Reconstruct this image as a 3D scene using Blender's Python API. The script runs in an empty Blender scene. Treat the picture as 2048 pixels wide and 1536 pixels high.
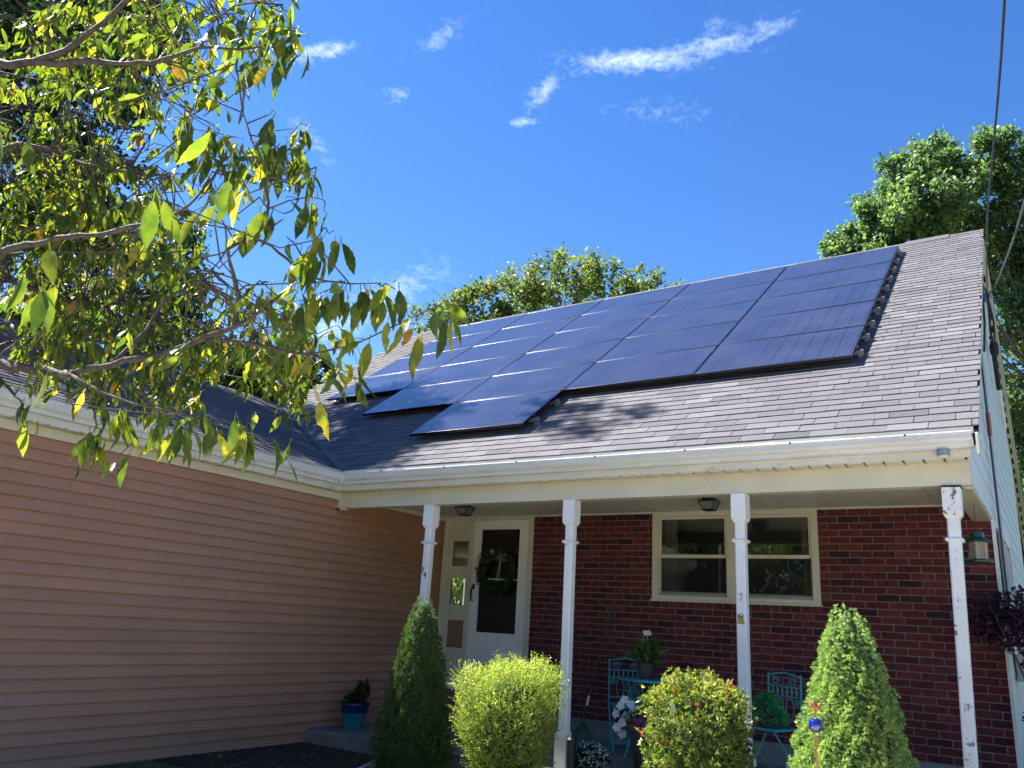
import bpy, bmesh, math, random
import numpy as np
from mathutils import Vector, Matrix

SC = bpy.context.scene
COL = SC.collection
rad = math.radians

# ---------------------------------------------------------------- camera
CAM = Vector((7.105, -6.998, 1.438))
cam_d = bpy.data.cameras.new('camera')
cam = bpy.data.objects.new('camera', cam_d)
COL.objects.link(cam)
F = Vector((-0.5362, 0.7956, 0.2816)); R = Vector((0.8370, 0.5440, 0.0557)); U = R.cross(F)
F.normalize(); U = (U - F * U.dot(F)).normalized(); R = F.cross(U).normalized()
cam.matrix_world = Matrix(((R.x, U.x, -F.x, CAM.x), (R.y, U.y, -F.y, CAM.y), (R.z, U.z, -F.z, CAM.z), (0, 0, 0, 1)))
cam_d.sensor_width = 36.0
cam_d.lens = 36.0 * 1627.2 / 2048.0
cam_d.clip_start = 0.05
cam_d.clip_end = 2000.0
SC.camera = cam

# ---------------------------------------------------------------- sun and sky
SUN = Vector((-0.63, -0.065, 0.775)).normalized()      # towards the sun
world = bpy.data.worlds.new('World'); SC.world = world; world.use_nodes = True
nt = world.node_tree; nt.nodes.clear()
def nd(t, kind, **kw):
    n = t.nodes.new(kind)
    for k, v in kw.items(): setattr(n, k, v)
    return n
wo = nd(nt, 'ShaderNodeOutputWorld'); bg = nd(nt, 'ShaderNodeBackground')
sky = nd(nt, 'ShaderNodeTexSky'); sky.sky_type = 'NISHITA'; sky.sun_disc = False
sky.sun_elevation = math.asin(SUN.z); sky.sun_rotation = math.atan2(SUN.x, SUN.y)
sky.altitude = 100; sky.air_density = 1.0; sky.dust_density = 0.05; sky.ozone_density = 2.5
hsv = nd(nt, 'ShaderNodeHueSaturation'); hsv.inputs['Saturation'].default_value = 1.29; hsv.inputs['Hue'].default_value = .511; hsv.inputs['Value'].default_value = 1.0
nt.links.new(sky.outputs[0], hsv.inputs['Color'])
# wisps of cloud, placed by direction in the sky
tc = nd(nt, 'ShaderNodeTexCoord')
CLOUDS = [((-0.3369, 0.7105, 0.6178), (0.841, 0.53, 0.103), 0.075, 0.0125, 1.0), ((-0.259, 0.7378, 0.6233), (0.841, 0.474, 0.26), 0.055, 0.0125, 0.85), ((-0.2009, 0.7476, 0.6331), (0.797, 0.368, 0.478), 0.028, 0.009, 0.65), ((-0.2496, 0.7279, 0.6386), (0.536, 0.063, 0.842), 0.02, 0.008, 0.5), ((-0.4406, 0.6769, 0.5897), (0.644, 0.17, 0.746), 0.026, 0.0105, 0.8), ((-0.4675, 0.6807, 0.5641), (0.841, 0.53, 0.103), 0.017, 0.006, 0.85), ((-0.3389, 0.7434, 0.5766), (0.841, 0.53, 0.103), 0.05, 0.013, 0.38), ((-0.3043, 0.7629, 0.5704), (0.822, 0.568, -0.04), 0.03, 0.012, 0.3), ((-0.5142, 0.5827, 0.6293), (0.808, 0.387, 0.444), 0.034, 0.011, 0.5), ((-0.5764, 0.5811, 0.5745), (0.797, 0.368, 0.478), 0.014, 0.01, 0.55), ((-0.6223, 0.5041, 0.5989), (0.844, 0.509, 0.169), 0.036, 0.008, 0.9), ((-0.6447, 0.4901, 0.5866), (0.844, 0.515, 0.151), 0.03, 0.01, 0.6), ((-0.6617, 0.5446, 0.5154), (0.515, 0.573, -0.638), 0.045, 0.013, 0.42), ((-0.6443, 0.6718, 0.3655), (0.786, 0.349, 0.51), 0.07425000000000001, 0.0234, 0.75), ((-0.6928, 0.6424, 0.3276), (0.842, 0.482, 0.242), 0.06075, 0.0169, 0.8125), ((-0.6768, 0.6479, 0.3494), (0.818, 0.407, 0.407), 0.0675, 0.026000000000000002, 0.5)]
mp = nd(nt, 'ShaderNodeMapping'); nt.links.new(tc.outputs['Generated'], mp.inputs['Vector'])
mp.inputs['Scale'].default_value = (1.0, 1.0, 1.6)
nz = nd(nt, 'ShaderNodeTexNoise'); nz.inputs['Scale'].default_value = 70; nz.inputs['Detail'].default_value = 7; nz.inputs['Roughness'].default_value = .70; nz.inputs['Distortion'].default_value = .5
nt.links.new(mp.outputs[0], nz.inputs['Vector'])
nz2 = nd(nt, 'ShaderNodeTexNoise'); nz2.inputs['Scale'].default_value = 14; nz2.inputs['Detail'].default_value = 4; nz2.inputs['Roughness'].default_value = .6
nt.links.new(mp.outputs[0], nz2.inputs['Vector'])
def mth(op, a, b=None, clamp=False):
    n = nd(nt, 'ShaderNodeMath', operation=op, use_clamp=clamp)
    for i, x in enumerate((a, b)):
        if x is None: continue
        if isinstance(x, (int, float)): n.inputs[i].default_value = x
        else: nt.links.new(x, n.inputs[i])
    return n.outputs[0]
def vdot(v):
    n = nd(nt, 'ShaderNodeVectorMath', operation='DOT_PRODUCT'); nt.links.new(tc.outputs['Generated'], n.inputs[0]); n.inputs[1].default_value = v
    return n.outputs['Value']
mask = None
warp = mth('MULTIPLY', mth('SUBTRACT', nz2.outputs[0], .5), .03)
for c, ax, la, lb, st in CLOUDS:
    c = Vector(c).normalized(); ax = Vector(ax); ax = (ax - c * ax.dot(c)).normalized(); bx = c.cross(ax)
    a = mth('DIVIDE', mth('ADD', mth('SUBTRACT', vdot(ax), float(ax.dot(c))), warp), la)
    b = mth('DIVIDE', mth('ADD', mth('SUBTRACT', vdot(bx), float(bx.dot(c))), warp), lb)
    r2 = mth('ADD', mth('MULTIPLY', a, a), mth('MULTIPLY', b, b))
    g = mth('MULTIPLY', mth('POWER', 2.718, mth('MULTIPLY', r2, -.9)), st)
    g = mth('MULTIPLY', g, mth('GREATER_THAN', vdot(c), 0.3))
    mask = g if mask is None else mth('MAXIMUM', mask, g)
wisp = mth('MULTIPLY', mth('ADD', mth('MULTIPLY', mth('SUBTRACT', nz.outputs[0], .5), 2.6), mth('SUBTRACT', mask, .20)), .95, True)
cl = mth('MULTIPLY', mth('MULTIPLY', mth('POWER', mask, .7), wisp), .85, True)
mixc = nd(nt, 'ShaderNodeMixRGB'); nt.links.new(cl, mixc.inputs[0]); nt.links.new(hsv.outputs[0], mixc.inputs[1]); mixc.inputs[2].default_value = (4.6, 5.6, 7.2, 1)
nt.links.new(mixc.outputs[0], bg.inputs['Color']); bg.inputs['Strength'].default_value = 0.057
nt.links.new(bg.outputs[0], wo.inputs['Surface'])

sl = bpy.data.lights.new('sun', 'SUN'); so = bpy.data.objects.new('sun', sl); COL.objects.link(so)
sl.energy = 5.0; sl.angle = rad(0.53); sl.color = (1.0, .955, .89)
so.rotation_euler = SUN.to_track_quat('Z', 'Y').to_euler(); so.location = (-20, -4, 30)
SC.view_settings.view_transform = 'Standard'; SC.view_settings.look = 'None'
SC.view_settings.exposure = 2.08; SC.view_settings.gamma = 1.0; SC.view_settings.use_curve_mapping = False
SC.cycles.max_bounces = 8; SC.cycles.diffuse_bounces = 3; SC.cycles.glossy_bounces = 3; SC.cycles.transmission_bounces = 5; SC.cycles.transparent_max_bounces = 12
SC.cycles.use_denoising = True
SC.cycles.sample_clamp_indirect = 6.0

# ---------------------------------------------------------------- materials
def mat(name, c1, c2=None, rough=.7, scale=6.0, detail=4, bump=0.0, bscale=40.0, metallic=0.0, spec=.4, var=None, coords='pos', stretch=None, trans=None, coat=0.0, ramp=(.35, .65), c3=None, p3=(.62, .70), s3=9.0):
    """c1..c2 mixed by noise; var=(colour list) picks a colour per face / per object; trans = translucent colour; c3 = worn patches"""
    m = bpy.data.materials.new(name); m.use_nodes = True; t = m.node_tree; t.nodes.clear()
    L = t.links.new
    out = nd(t, 'ShaderNodeOutputMaterial'); p = nd(t, 'ShaderNodeBsdfPrincipled')
    p.inputs['Roughness'].default_value = rough; p.inputs['Metallic'].default_value = metallic
    p.inputs['Specular IOR Level'].default_value = spec
    if coat: p.inputs['Coat Weight'].default_value = coat; p.inputs['Coat Roughness'].default_value = .03
    if coords == 'pos': src = nd(t, 'ShaderNodeNewGeometry').outputs['Position']
    else: src = nd(t, 'ShaderNodeTexCoord').outputs['Object']
    if stretch:
        mpp = nd(t, 'ShaderNodeMapping'); mpp.inputs['Scale'].default_value = stretch; L(src, mpp.inputs['Vector']); src = mpp.outputs[0]
    n1 = nd(t, 'ShaderNodeTexNoise'); n1.inputs['Scale'].default_value = scale; n1.inputs['Detail'].default_value = detail; L(src, n1.inputs['Vector'])
    rp = nd(t, 'ShaderNodeValToRGB'); rp.color_ramp.elements[0].position = ramp[0]; rp.color_ramp.elements[1].position = ramp[1]
    c2 = c2 or c1
    rp.color_ramp.elements[0].color = (*c1, 1); rp.color_ramp.elements[1].color = (*c2, 1)
    L(n1.outputs[0], rp.inputs[0]); colr = rp.outputs[0]
    if var:
        at = nd(t, 'ShaderNodeAttribute'); at.attribute_name = 'var'
        oi = nd(t, 'ShaderNodeObjectInfo')
        gt = nd(t, 'ShaderNodeMath', operation='GREATER_THAN'); L(at.outputs['Fac'], gt.inputs[0]); gt.inputs[1].default_value = .0005
        fr = nd(t, 'ShaderNodeMix'); L(gt.outputs[0], fr.inputs[0]); L(oi.outputs['Random'], fr.inputs[2]); L(at.outputs['Fac'], fr.inputs[3])
        vr = nd(t, 'ShaderNodeValToRGB'); vr.color_ramp.interpolation = 'LINEAR'
        els = vr.color_ramp.elements
        els[0].position = var[0][0]; els[0].color = (*var[0][1], 1); els[1].position = var[-1][0]; els[1].color = (*var[-1][1], 1)
        for ps, cc in var[1:-1]:
            e = els.new(ps); e.color = (*cc, 1)
        L(fr.outputs[0], vr.inputs[0])
        mx = nd(t, 'ShaderNodeMixRGB'); mx.blend_type = 'MULTIPLY'; mx.inputs[0].default_value = 1.0
        L(colr, mx.inputs[1]); L(vr.outputs[0], mx.inputs[2]); colr = mx.outputs[0]
    if c3:
        n3 = nd(t, 'ShaderNodeTexNoise'); n3.inputs['Scale'].default_value = s3; n3.inputs['Detail'].default_value = 6; n3.inputs['Roughness'].default_value = .65; L(src, n3.inputs['Vector'])
        r3 = nd(t, 'ShaderNodeValToRGB'); r3.color_ramp.elements[0].position = p3[0]; r3.color_ramp.elements[1].position = p3[1]; L(n3.outputs[0], r3.inputs[0])
        m3 = nd(t, 'ShaderNodeMixRGB'); L(r3.outputs[0], m3.inputs[0]); L(colr, m3.inputs[1]); m3.inputs[2].default_value = (*c3, 1); colr = m3.outputs[0]
    L(colr, p.inputs['Base Color'])
    if bump:
        nb = nd(t, 'ShaderNodeTexNoise'); nb.inputs['Scale'].default_value = bscale; nb.inputs['Detail'].default_value = 6; L(src, nb.inputs['Vector'])
        bp = nd(t, 'ShaderNodeBump'); bp.inputs['Strength'].default_value = bump; bp.inputs['Distance'].default_value = .02
        L(nb.outputs[0], bp.inputs['Height']); L(bp.outputs[0], p.inputs['Normal'])
    sh = p.outputs[0]
    if trans:
        tr = nd(t, 'ShaderNodeBsdfTranslucent'); mt = nd(t, 'ShaderNodeMixRGB'); mt.blend_type = 'MULTIPLY'; mt.inputs[0].default_value = 1
        L(colr, mt.inputs[1]); mt.inputs[2].default_value = (*trans[1], 1); L(mt.outputs[0], tr.inputs['Color'])
        ms = nd(t, 'ShaderNodeMixShader'); ms.inputs[0].default_value = trans[0]; L(sh, ms.inputs[1]); L(tr.outputs[0], ms.inputs[2]); sh = ms.outputs[0]
    L(sh, out.inputs['Surface'])
    return m

W = (1, 1, 1)
M = {}
M['white'] = mat('white_paint', (.84, .83, .80), (.78, .77, .74), rough=.45, scale=3, bump=.05)
M['trim'] = mat('cream_trim', (.66, .62, .48), (.60, .56, .43), rough=.5, scale=3, bump=.05)
M['gutter'] = mat('white_gutter', (.70, .69, .65), (.61, .60, .55), rough=.35, scale=2.2, stretch=(1, 1, 5), bump=.03, c3=(.34, .32, .26), p3=(.58, .80), s3=5)
M['post'] = mat('peeling_white_paint', (.86, .86, .86), (.80, .80, .80), rough=.55, scale=5, bump=.15, bscale=30, c3=(.32, .29, .26), p3=(.665, .70), s3=7)
M['post_worn'] = mat('badly_peeling_white_paint', (.84, .84, .83), (.77, .77, .76), rough=.6, scale=5, bump=.25, bscale=30, c3=(.25, .22, .20), p3=(.585, .605), s3=8)
M['white_siding'] = mat('white_siding', (.80, .77, .70), (.74, .71, .64), rough=.5, scale=2.5, bump=.04)
M['brown_siding'] = mat('brown_siding', (.44, .232, .148), (.40, .21, .132), rough=.55, scale=3.0, stretch=(1, .35, 1.2), bump=.06, bscale=25, var=[(0, (.93, .93, .93)), (1, (1.06, 1.05, 1.04))], c3=(.33, .176, .114), p3=(.50, .85), s3=1.6)
M['brick'] = mat('red_brick', (.72, .72, .74), (1.22, 1.18, 1.15), rough=.85, scale=17, bump=.5, bscale=60, spec=.2,
    var=[(0, (0.107, 0.024, 0.027)), (.25, (0.145, 0.032, 0.033)), (.5, (0.090, 0.022, 0.026)), (.70, (0.176, 0.043, 0.041)), (.88, (0.070, 0.021, 0.028)), (.95, (0.051, 0.019, 0.028)), (1, (0.044, 0.018, 0.028))])
M['mortar'] = mat('mortar', (.235, .205, .19), (.175, .15, .14), rough=.95, scale=20, bump=.4, bscale=80)
M['shingle'] = mat('asphalt_shingle', (.80, .80, .82), (1.15, 1.13, 1.12), rough=.92, scale=90, detail=3, bump=.55, bscale=160, spec=.15, ramp=(.3, .7),
    var=[(0, (0.103, 0.099, 0.109)), (.35, (0.142, 0.138, 0.149)), (.6, (0.121, 0.116, 0.125)), (.8, (0.162, 0.157, 0.168)), (1, (0.089, 0.088, 0.096))], c3=(.10, .095, .10), p3=(.72, .9), s3=1.3)
M['deck'] = mat('roof_felt', (.05, .047, .05), rough=.95)
M['concrete'] = mat('concrete', (.23, .21, .19), (.17, .155, .14), rough=.9, scale=5, bump=.3, bscale=50)
M['foundation'] = mat('foundation_concrete', (.24, .235, .23), (.18, .175, .17), rough=.9, scale=4, bump=.3, bscale=40)
M['brownstep'] = mat('brown_step_paint', (.20, .135, .11), (.16, .11, .09), rough=.8, scale=5, bump=.2)
M['ceiling'] = mat('porch_ceiling', (.66, .64, .55), (.60, .58, .49), rough=.5, scale=2)
M['dark'] = mat('dark_gap', (.012, .012, .012), rough=.9)
M['black'] = mat('black_metal', (.015, .015, .017), (.022, .022, .024), rough=.4, scale=20)
M['rubber'] = mat('black_cable', (.018, .018, .020), rough=.55)
M['alu'] = mat('aluminium', (.34, .35, .37), (.26, .27, .29), rough=.4, metallic=.6, scale=15)
M['grey_pipe'] = mat('grey_conduit', (.42, .43, .44), (.36, .37, .38), rough=.45, scale=8)
M['red_tape'] = mat('red_fitting', (.42, .12, .10), rough=.5)
M['teal'] = mat('teal_paint', (.045, .40, .44), (.038, .34, .38), rough=.38, scale=12, bump=.05)
M['panel_frame'] = mat('black_anodised_frame', (.045, .045, .055), rough=.34, metallic=1.0)
M['bark'] = mat('cherry_bark', (.050, .038, .034), (.085, .070, .060), rough=.85, scale=30, bump=.7, bscale=70, c3=(.16, .15, .13), p3=(.62, .76), s3=24)
M['bark_dark'] = mat('tree_bark', (.07, .055, .04), (.12, .10, .08), rough=.9, scale=8, bump=.8, bscale=14)
M['soil'] = mat('mulch_soil', (.030, .022, .018), (.065, .048, .036), rough=1.0, scale=30, bump=.9, bscale=90)
M['grass'] = mat('lawn', (.070, .082, .028), (.115, .120, .048), rough=.95, scale=3.5, bump=.6, bscale=120)
M['asphalt'] = mat('asphalt', (.05, .05, .05), (.065, .064, .062), rough=.95, scale=20, bump=.3, bscale=120)

def glass_dark(name, base, rough, spec=.5, c2=None):
    m = mat(name, base, c2 or base, rough=rough, spec=spec, scale=1.5)
    return m
M['pane'] = mat('window_glass', (.006, .008, .011), (.012, .014, .018), rough=.015, spec=.7, scale=1.5)
M['screen'] = glass_dark('window_screen', (.006, .007, .009), .08, .22, (.011, .011, .012))
M['curtain'] = mat('curtain_behind_glass', (.10, .10, .095), rough=.3, spec=.6)
M['lamp_glass'] = mat('lamp_glass', (.16, .17, .18), rough=.1, spec=.7)

# solar glass: dark blue cells with fine busbar lines along the slope, thin dust
def solar_mat():
    m = bpy.data.materials.new('solar_cells'); m.use_nodes = True; t = m.node_tree; L = t.links.new
    p = t.nodes['Principled BSDF']
    tcx = nd(t, 'ShaderNodeTexCoord'); sep = nd(t, 'ShaderNodeSeparateXYZ'); L(tcx.outputs['Object'], sep.inputs[0])
    def tri(axis, period, width):
        a = nd(t, 'ShaderNodeMath', operation='DIVIDE'); L(sep.outputs[axis], a.inputs[0]); a.inputs[1].default_value = period
        b = nd(t, 'ShaderNodeMath', operation='FRACT'); L(a.outputs[0], b.inputs[0])
        c = nd(t, 'ShaderNodeMath', operation='LESS_THAN'); L(b.outputs[0], c.inputs[0]); c.inputs[1].default_value = width / period
        return c.outputs[0]
    l1 = tri(0, .0332, .0045); l2 = tri(0, .166, .005); l3 = tri(1, .166, .005)
    mx1 = nd(t, 'ShaderNodeMixRGB'); L(l1, mx1.inputs[0]); mx1.inputs[1].default_value = (.011, .014, .038, 1); mx1.inputs[2].default_value = (.055, .062, .098, 1)
    mxx = nd(t, 'ShaderNodeMath', operation='MAXIMUM'); L(l2, mxx.inputs[0]); L(l3, mxx.inputs[1])
    mx2 = nd(t, 'ShaderNodeMixRGB'); L(mxx.outputs[0], mx2.inputs[0]); L(mx1.outputs[0], mx2.inputs[1]); mx2.inputs[2].default_value = (.008, .009, .016, 1)
    g = nd(t, 'ShaderNodeNewGeometry')
    n = nd(t, 'ShaderNodeTexNoise'); n.inputs['Scale'].default_value = 2.2; n.inputs['Detail'].default_value = 6; L(g.outputs['Position'], n.inputs['Vector'])
    rp = nd(t, 'ShaderNodeValToRGB'); rp.color_ramp.elements[0].position = .35; rp.color_ramp.elements[1].position = .8
    rp.color_ramp.elements[0].color = (.05, .05, .05, 1); rp.color_ramp.elements[1].color = (.15, .15, .15, 1); L(n.outputs[0], rp.inputs[0])
    n2 = nd(t, 'ShaderNodeTexNoise'); n2.inputs['Scale'].default_value = 5.5; n2.inputs['Detail'].default_value = 5; n2.inputs['Roughness'].default_value = .7; L(g.outputs['Position'], n2.inputs['Vector'])
    r2 = nd(t, 'ShaderNodeValToRGB'); r2.color_ramp.elements[0].position = .70; r2.color_ramp.elements[1].position = .80; r2.color_ramp.elements[1].color = (.25, .25, .25, 1); L(n2.outputs[0], r2.inputs[0])
    ad = nd(t, 'ShaderNodeMath', operation='ADD'); L(rp.outputs[0], ad.inputs[0]); L(r2.outputs[0], ad.inputs[1])
    mx3 = nd(t, 'ShaderNodeMixRGB'); L(ad.outputs[0], mx3.inputs[0]); L(mx2.outputs[0], mx3.inputs[1]); mx3.inputs[2].default_value = (.17, .175, .21, 1)
    L(mx3.outputs[0], p.inputs['Base Color'])
    p.inputs['Roughness'].default_value = .12; p.inputs['Specular IOR Level'].default_value = .45
    return m
M['solar'] = solar_mat()

def leafmat(name, cols, tr=(1.6, 1.9, .7), tw=.42, rough=.5, spec=.35, lo=(.85, .85, .85), hi=(1.15, 1.15, 1.15), scale=8):
    return mat(name, lo, hi, rough=rough, spec=spec, scale=scale, var=cols, trans=(tw, tr))
M['leaf'] = leafmat('cherry_leaf', [(0, (0.035, 0.062, 0.017)), (.30, (0.054, 0.091, 0.020)), (.60, (0.086, 0.125, 0.024)), (.87, (0.143, 0.168, 0.029)), (.955, (0.259, 0.251, 0.038)), (.985, (0.346, 0.242, 0.043)), (1, (0.242, 0.103, 0.043))], tr=(2.2, 2.25, .7), tw=.55, rough=.42, spec=.5, lo=(.62, .74, .7), hi=(1.45, 1.22, .95), scale=26)
M['oak'] = leafmat('oak_leaf', [(0, (0.047, 0.074, 0.028)), (.5, (0.099, 0.131, 0.044)), (.85, (0.178, 0.188, 0.053)), (1, (0.272, 0.209, 0.063))])
M['maple'] = leafmat('maple_leaf', [(0, (0.048, 0.090, 0.056)), (.5, (0.098, 0.162, 0.081)), (1, (0.219, 0.272, 0.128))])
M['darkleaf'] = leafmat('dark_tree_leaf', [(0, (0.011, 0.027, 0.013)), (.5, (0.020, 0.045, 0.018)), (.9, (0.041, 0.072, 0.023)), (1, (0.090, 0.108, 0.027))], tw=.3)
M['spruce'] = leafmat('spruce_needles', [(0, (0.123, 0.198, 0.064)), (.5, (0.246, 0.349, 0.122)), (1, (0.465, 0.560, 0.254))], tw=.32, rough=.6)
M['spruce_shaded'] = leafmat('shaded_spruce_needles', [(0, (.05, .095, .03)), (.5, (.095, .16, .05)), (1, (.19, .26, .09))], tw=.2, rough=.6)  # same needles as the bright spruce, with shade put into the colour
M['vent'] = mat('shaded_vent_shingle', (.06, .057, .062), (.09, .085, .09), rough=.9, scale=60)  # shingle darkened: shadow on the vent's front face put into its colour
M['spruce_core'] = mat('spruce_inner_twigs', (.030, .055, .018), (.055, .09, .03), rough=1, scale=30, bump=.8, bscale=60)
M['gold'] = leafmat('golden_foliage', [(0, (0.137, 0.186, 0.038)), (.5, (0.298, 0.348, 0.071)), (1, (0.522, 0.534, 0.144))], tw=.3)
M['azalea'] = leafmat('azalea_leaf', [(0, (.06, .10, .025)), (.40, (.14, .19, .035)), (.70, (.30, .31, .06)), (.93, (.44, .40, .09)), (.96, (.42, .10, .05)), (1, (.40, .08, .05))], tw=.25, spec=.5)
M['purple'] = leafmat('purple_leaf', [(0, (.020, .010, .022)), (.6, (.040, .014, .034)), (1, (.075, .022, .05))], tr=(1.6, .6, .9), tw=.25)
M['hosta'] = leafmat('pot_plant_leaf', [(0, (0.035, 0.085, 0.025)), (.6, (0.070, 0.140, 0.035)), (1, (0.160, 0.220, 0.070))], tw=.25)
M['basil'] = leafmat('bright_green_leaf', [(0, (.03, .26, .09)), (1, (.10, .48, .17))], tw=.2)
M['wreath'] = leafmat('wreath_leaf', [(0, (.012, .030, .012)), (1, (.035, .065, .02))], tw=.1)
M['petal_white'] = mat('white_petal', (.80, .80, .82), rough=.6, trans=(.3, W))
M['petal_pink'] = mat('magenta_petal', (.35, .02, .16), rough=.6)
M['petal_red'] = mat('red_petal', (.55, .05, .05), rough=.6)
M['petal_blue'] = mat('pale_mum_flower', (.30, .40, .40), (.5, .58, .56), rough=.6, var=[(0, (.5, .7, .7)), (1, (1.1, 1.2, 1.2))])
M['navy'] = mat('navy_glaze', (.012, .018, .085), rough=.25, spec=.6)
M['tealpot'] = mat('teal_glaze', (.012, .15, .19), (.015, .18, .22), rough=.25, spec=.6, scale=6)
M['greypot'] = mat('dark_grey_pot', (.045, .048, .052), (.06, .062, .066), rough=.6, scale=6)
M['stonepot'] = mat('pale_grey_pot', (.25, .24, .23), (.2, .19, .18), rough=.7, scale=6)
M['soil_pot'] = mat('potting_soil', (.02, .015, .012), rough=1)
M['green_plastic'] = mat('dark_green_plastic', (.008, .055, .045), rough=.35)
M['rake_green'] = mat('green_rake_head', (.03, .085, .035), rough=.5)
M['rake_pole'] = mat('dark_brown_pole', (.07, .035, .03), rough=.5)
M['seed'] = mat('seed_behind_clear_plastic', (.20, .16, .12), (.34, .30, .26), rough=.2, scale=50, spec=.6)
M['wood'] = mat('pale_wood', (.45, .35, .20), rough=.6)
M['copper'] = mat('copper', (.45, .16, .08), (.30, .10, .06), rough=.35, metallic=.7, scale=20)
M['cobalt'] = mat('cobalt_glass_ball', (.004, .012, .16), rough=.04, spec=.9, coat=.6)
M['paper'] = mat('white_card', (.72, .72, .72), rough=.6)
M['stripe'] = mat('ribbon_white', (.26, .25, .235), rough=.7)
M['yellow'] = mat('ochre_plaque', (.40, .30, .06), rough=.6)
M['blue_tape'] = mat('blue_tape', (.05, .10, .45), rough=.5)

M['interior'] = mat('interior_paint', (.62, .60, .52), (.58, .56, .48), rough=.7)
def clear_glass():
    m = bpy.data.materials.new('clear_glass'); m.use_nodes = True; t = m.node_tree; t.nodes.clear(); L = t.links.new
    out = nd(t, 'ShaderNodeOutputMaterial'); tr = nd(t, 'ShaderNodeBsdfTransparent'); tr.inputs[0].default_value = (.86, .90, .88, 1); gl = nd(t, 'ShaderNodeBsdfGlossy'); gl.inputs['Roughness'].default_value = .02
    fr = nd(t, 'ShaderNodeFresnel'); fr.inputs[0].default_value = 2.3; ms = nd(t, 'ShaderNodeMixShader'); L(fr.outputs[0], ms.inputs[0]); L(tr.outputs[0], ms.inputs[1]); L(gl.outputs[0], ms.inputs[2]); L(ms.outputs[0], out.inputs['Surface'])
    return m
M['clear'] = clear_glass()
M['grey_cable'] = mat('grey_twisted_cable', (.07, .072, .078), (.11, .11, .12), rough=.6, scale=60)
M['bounce_slab'] = mat('bounce_concrete', (.56, .51, .44), (.48, .44, .38), rough=.9, scale=4, bump=.3, bscale=60)  # pale concrete for the added sun-bouncing slab
M['room_blue'] = mat('blue_grey_wall', (.20, .24, .28), rough=.8)
M['cloth'] = mat('cream_curtain', (.45, .43, .36), (.36, .34, .29), rough=.9, scale=3, stretch=(9, 9, .4))
def screen_mat():
    m = bpy.data.materials.new('insect_screen'); m.use_nodes = True; t = m.node_tree; t.nodes.clear(); L = t.links.new
    out = nd(t, 'ShaderNodeOutputMaterial'); tr = nd(t, 'ShaderNodeBsdfTransparent'); df = nd(t, 'ShaderNodeBsdfDiffuse'); df.inputs[0].default_value = (.03, .032, .035, 1)
    ms = nd(t, 'ShaderNodeMixShader'); ms.inputs[0].default_value = .45; L(tr.outputs[0], ms.inputs[1]); L(df.outputs[0], ms.inputs[2]); L(ms.outputs[0], out.inputs['Surface']); return m
M['mesh'] = screen_mat()
M['post_cap_worn'] = mat('flaking_white_paint', (.84, .84, .83), (.77, .77, .76), rough=.6, scale=5, bump=.3, bscale=30, c3=(.17, .145, .13), p3=(.565, .60), s3=11)

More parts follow.
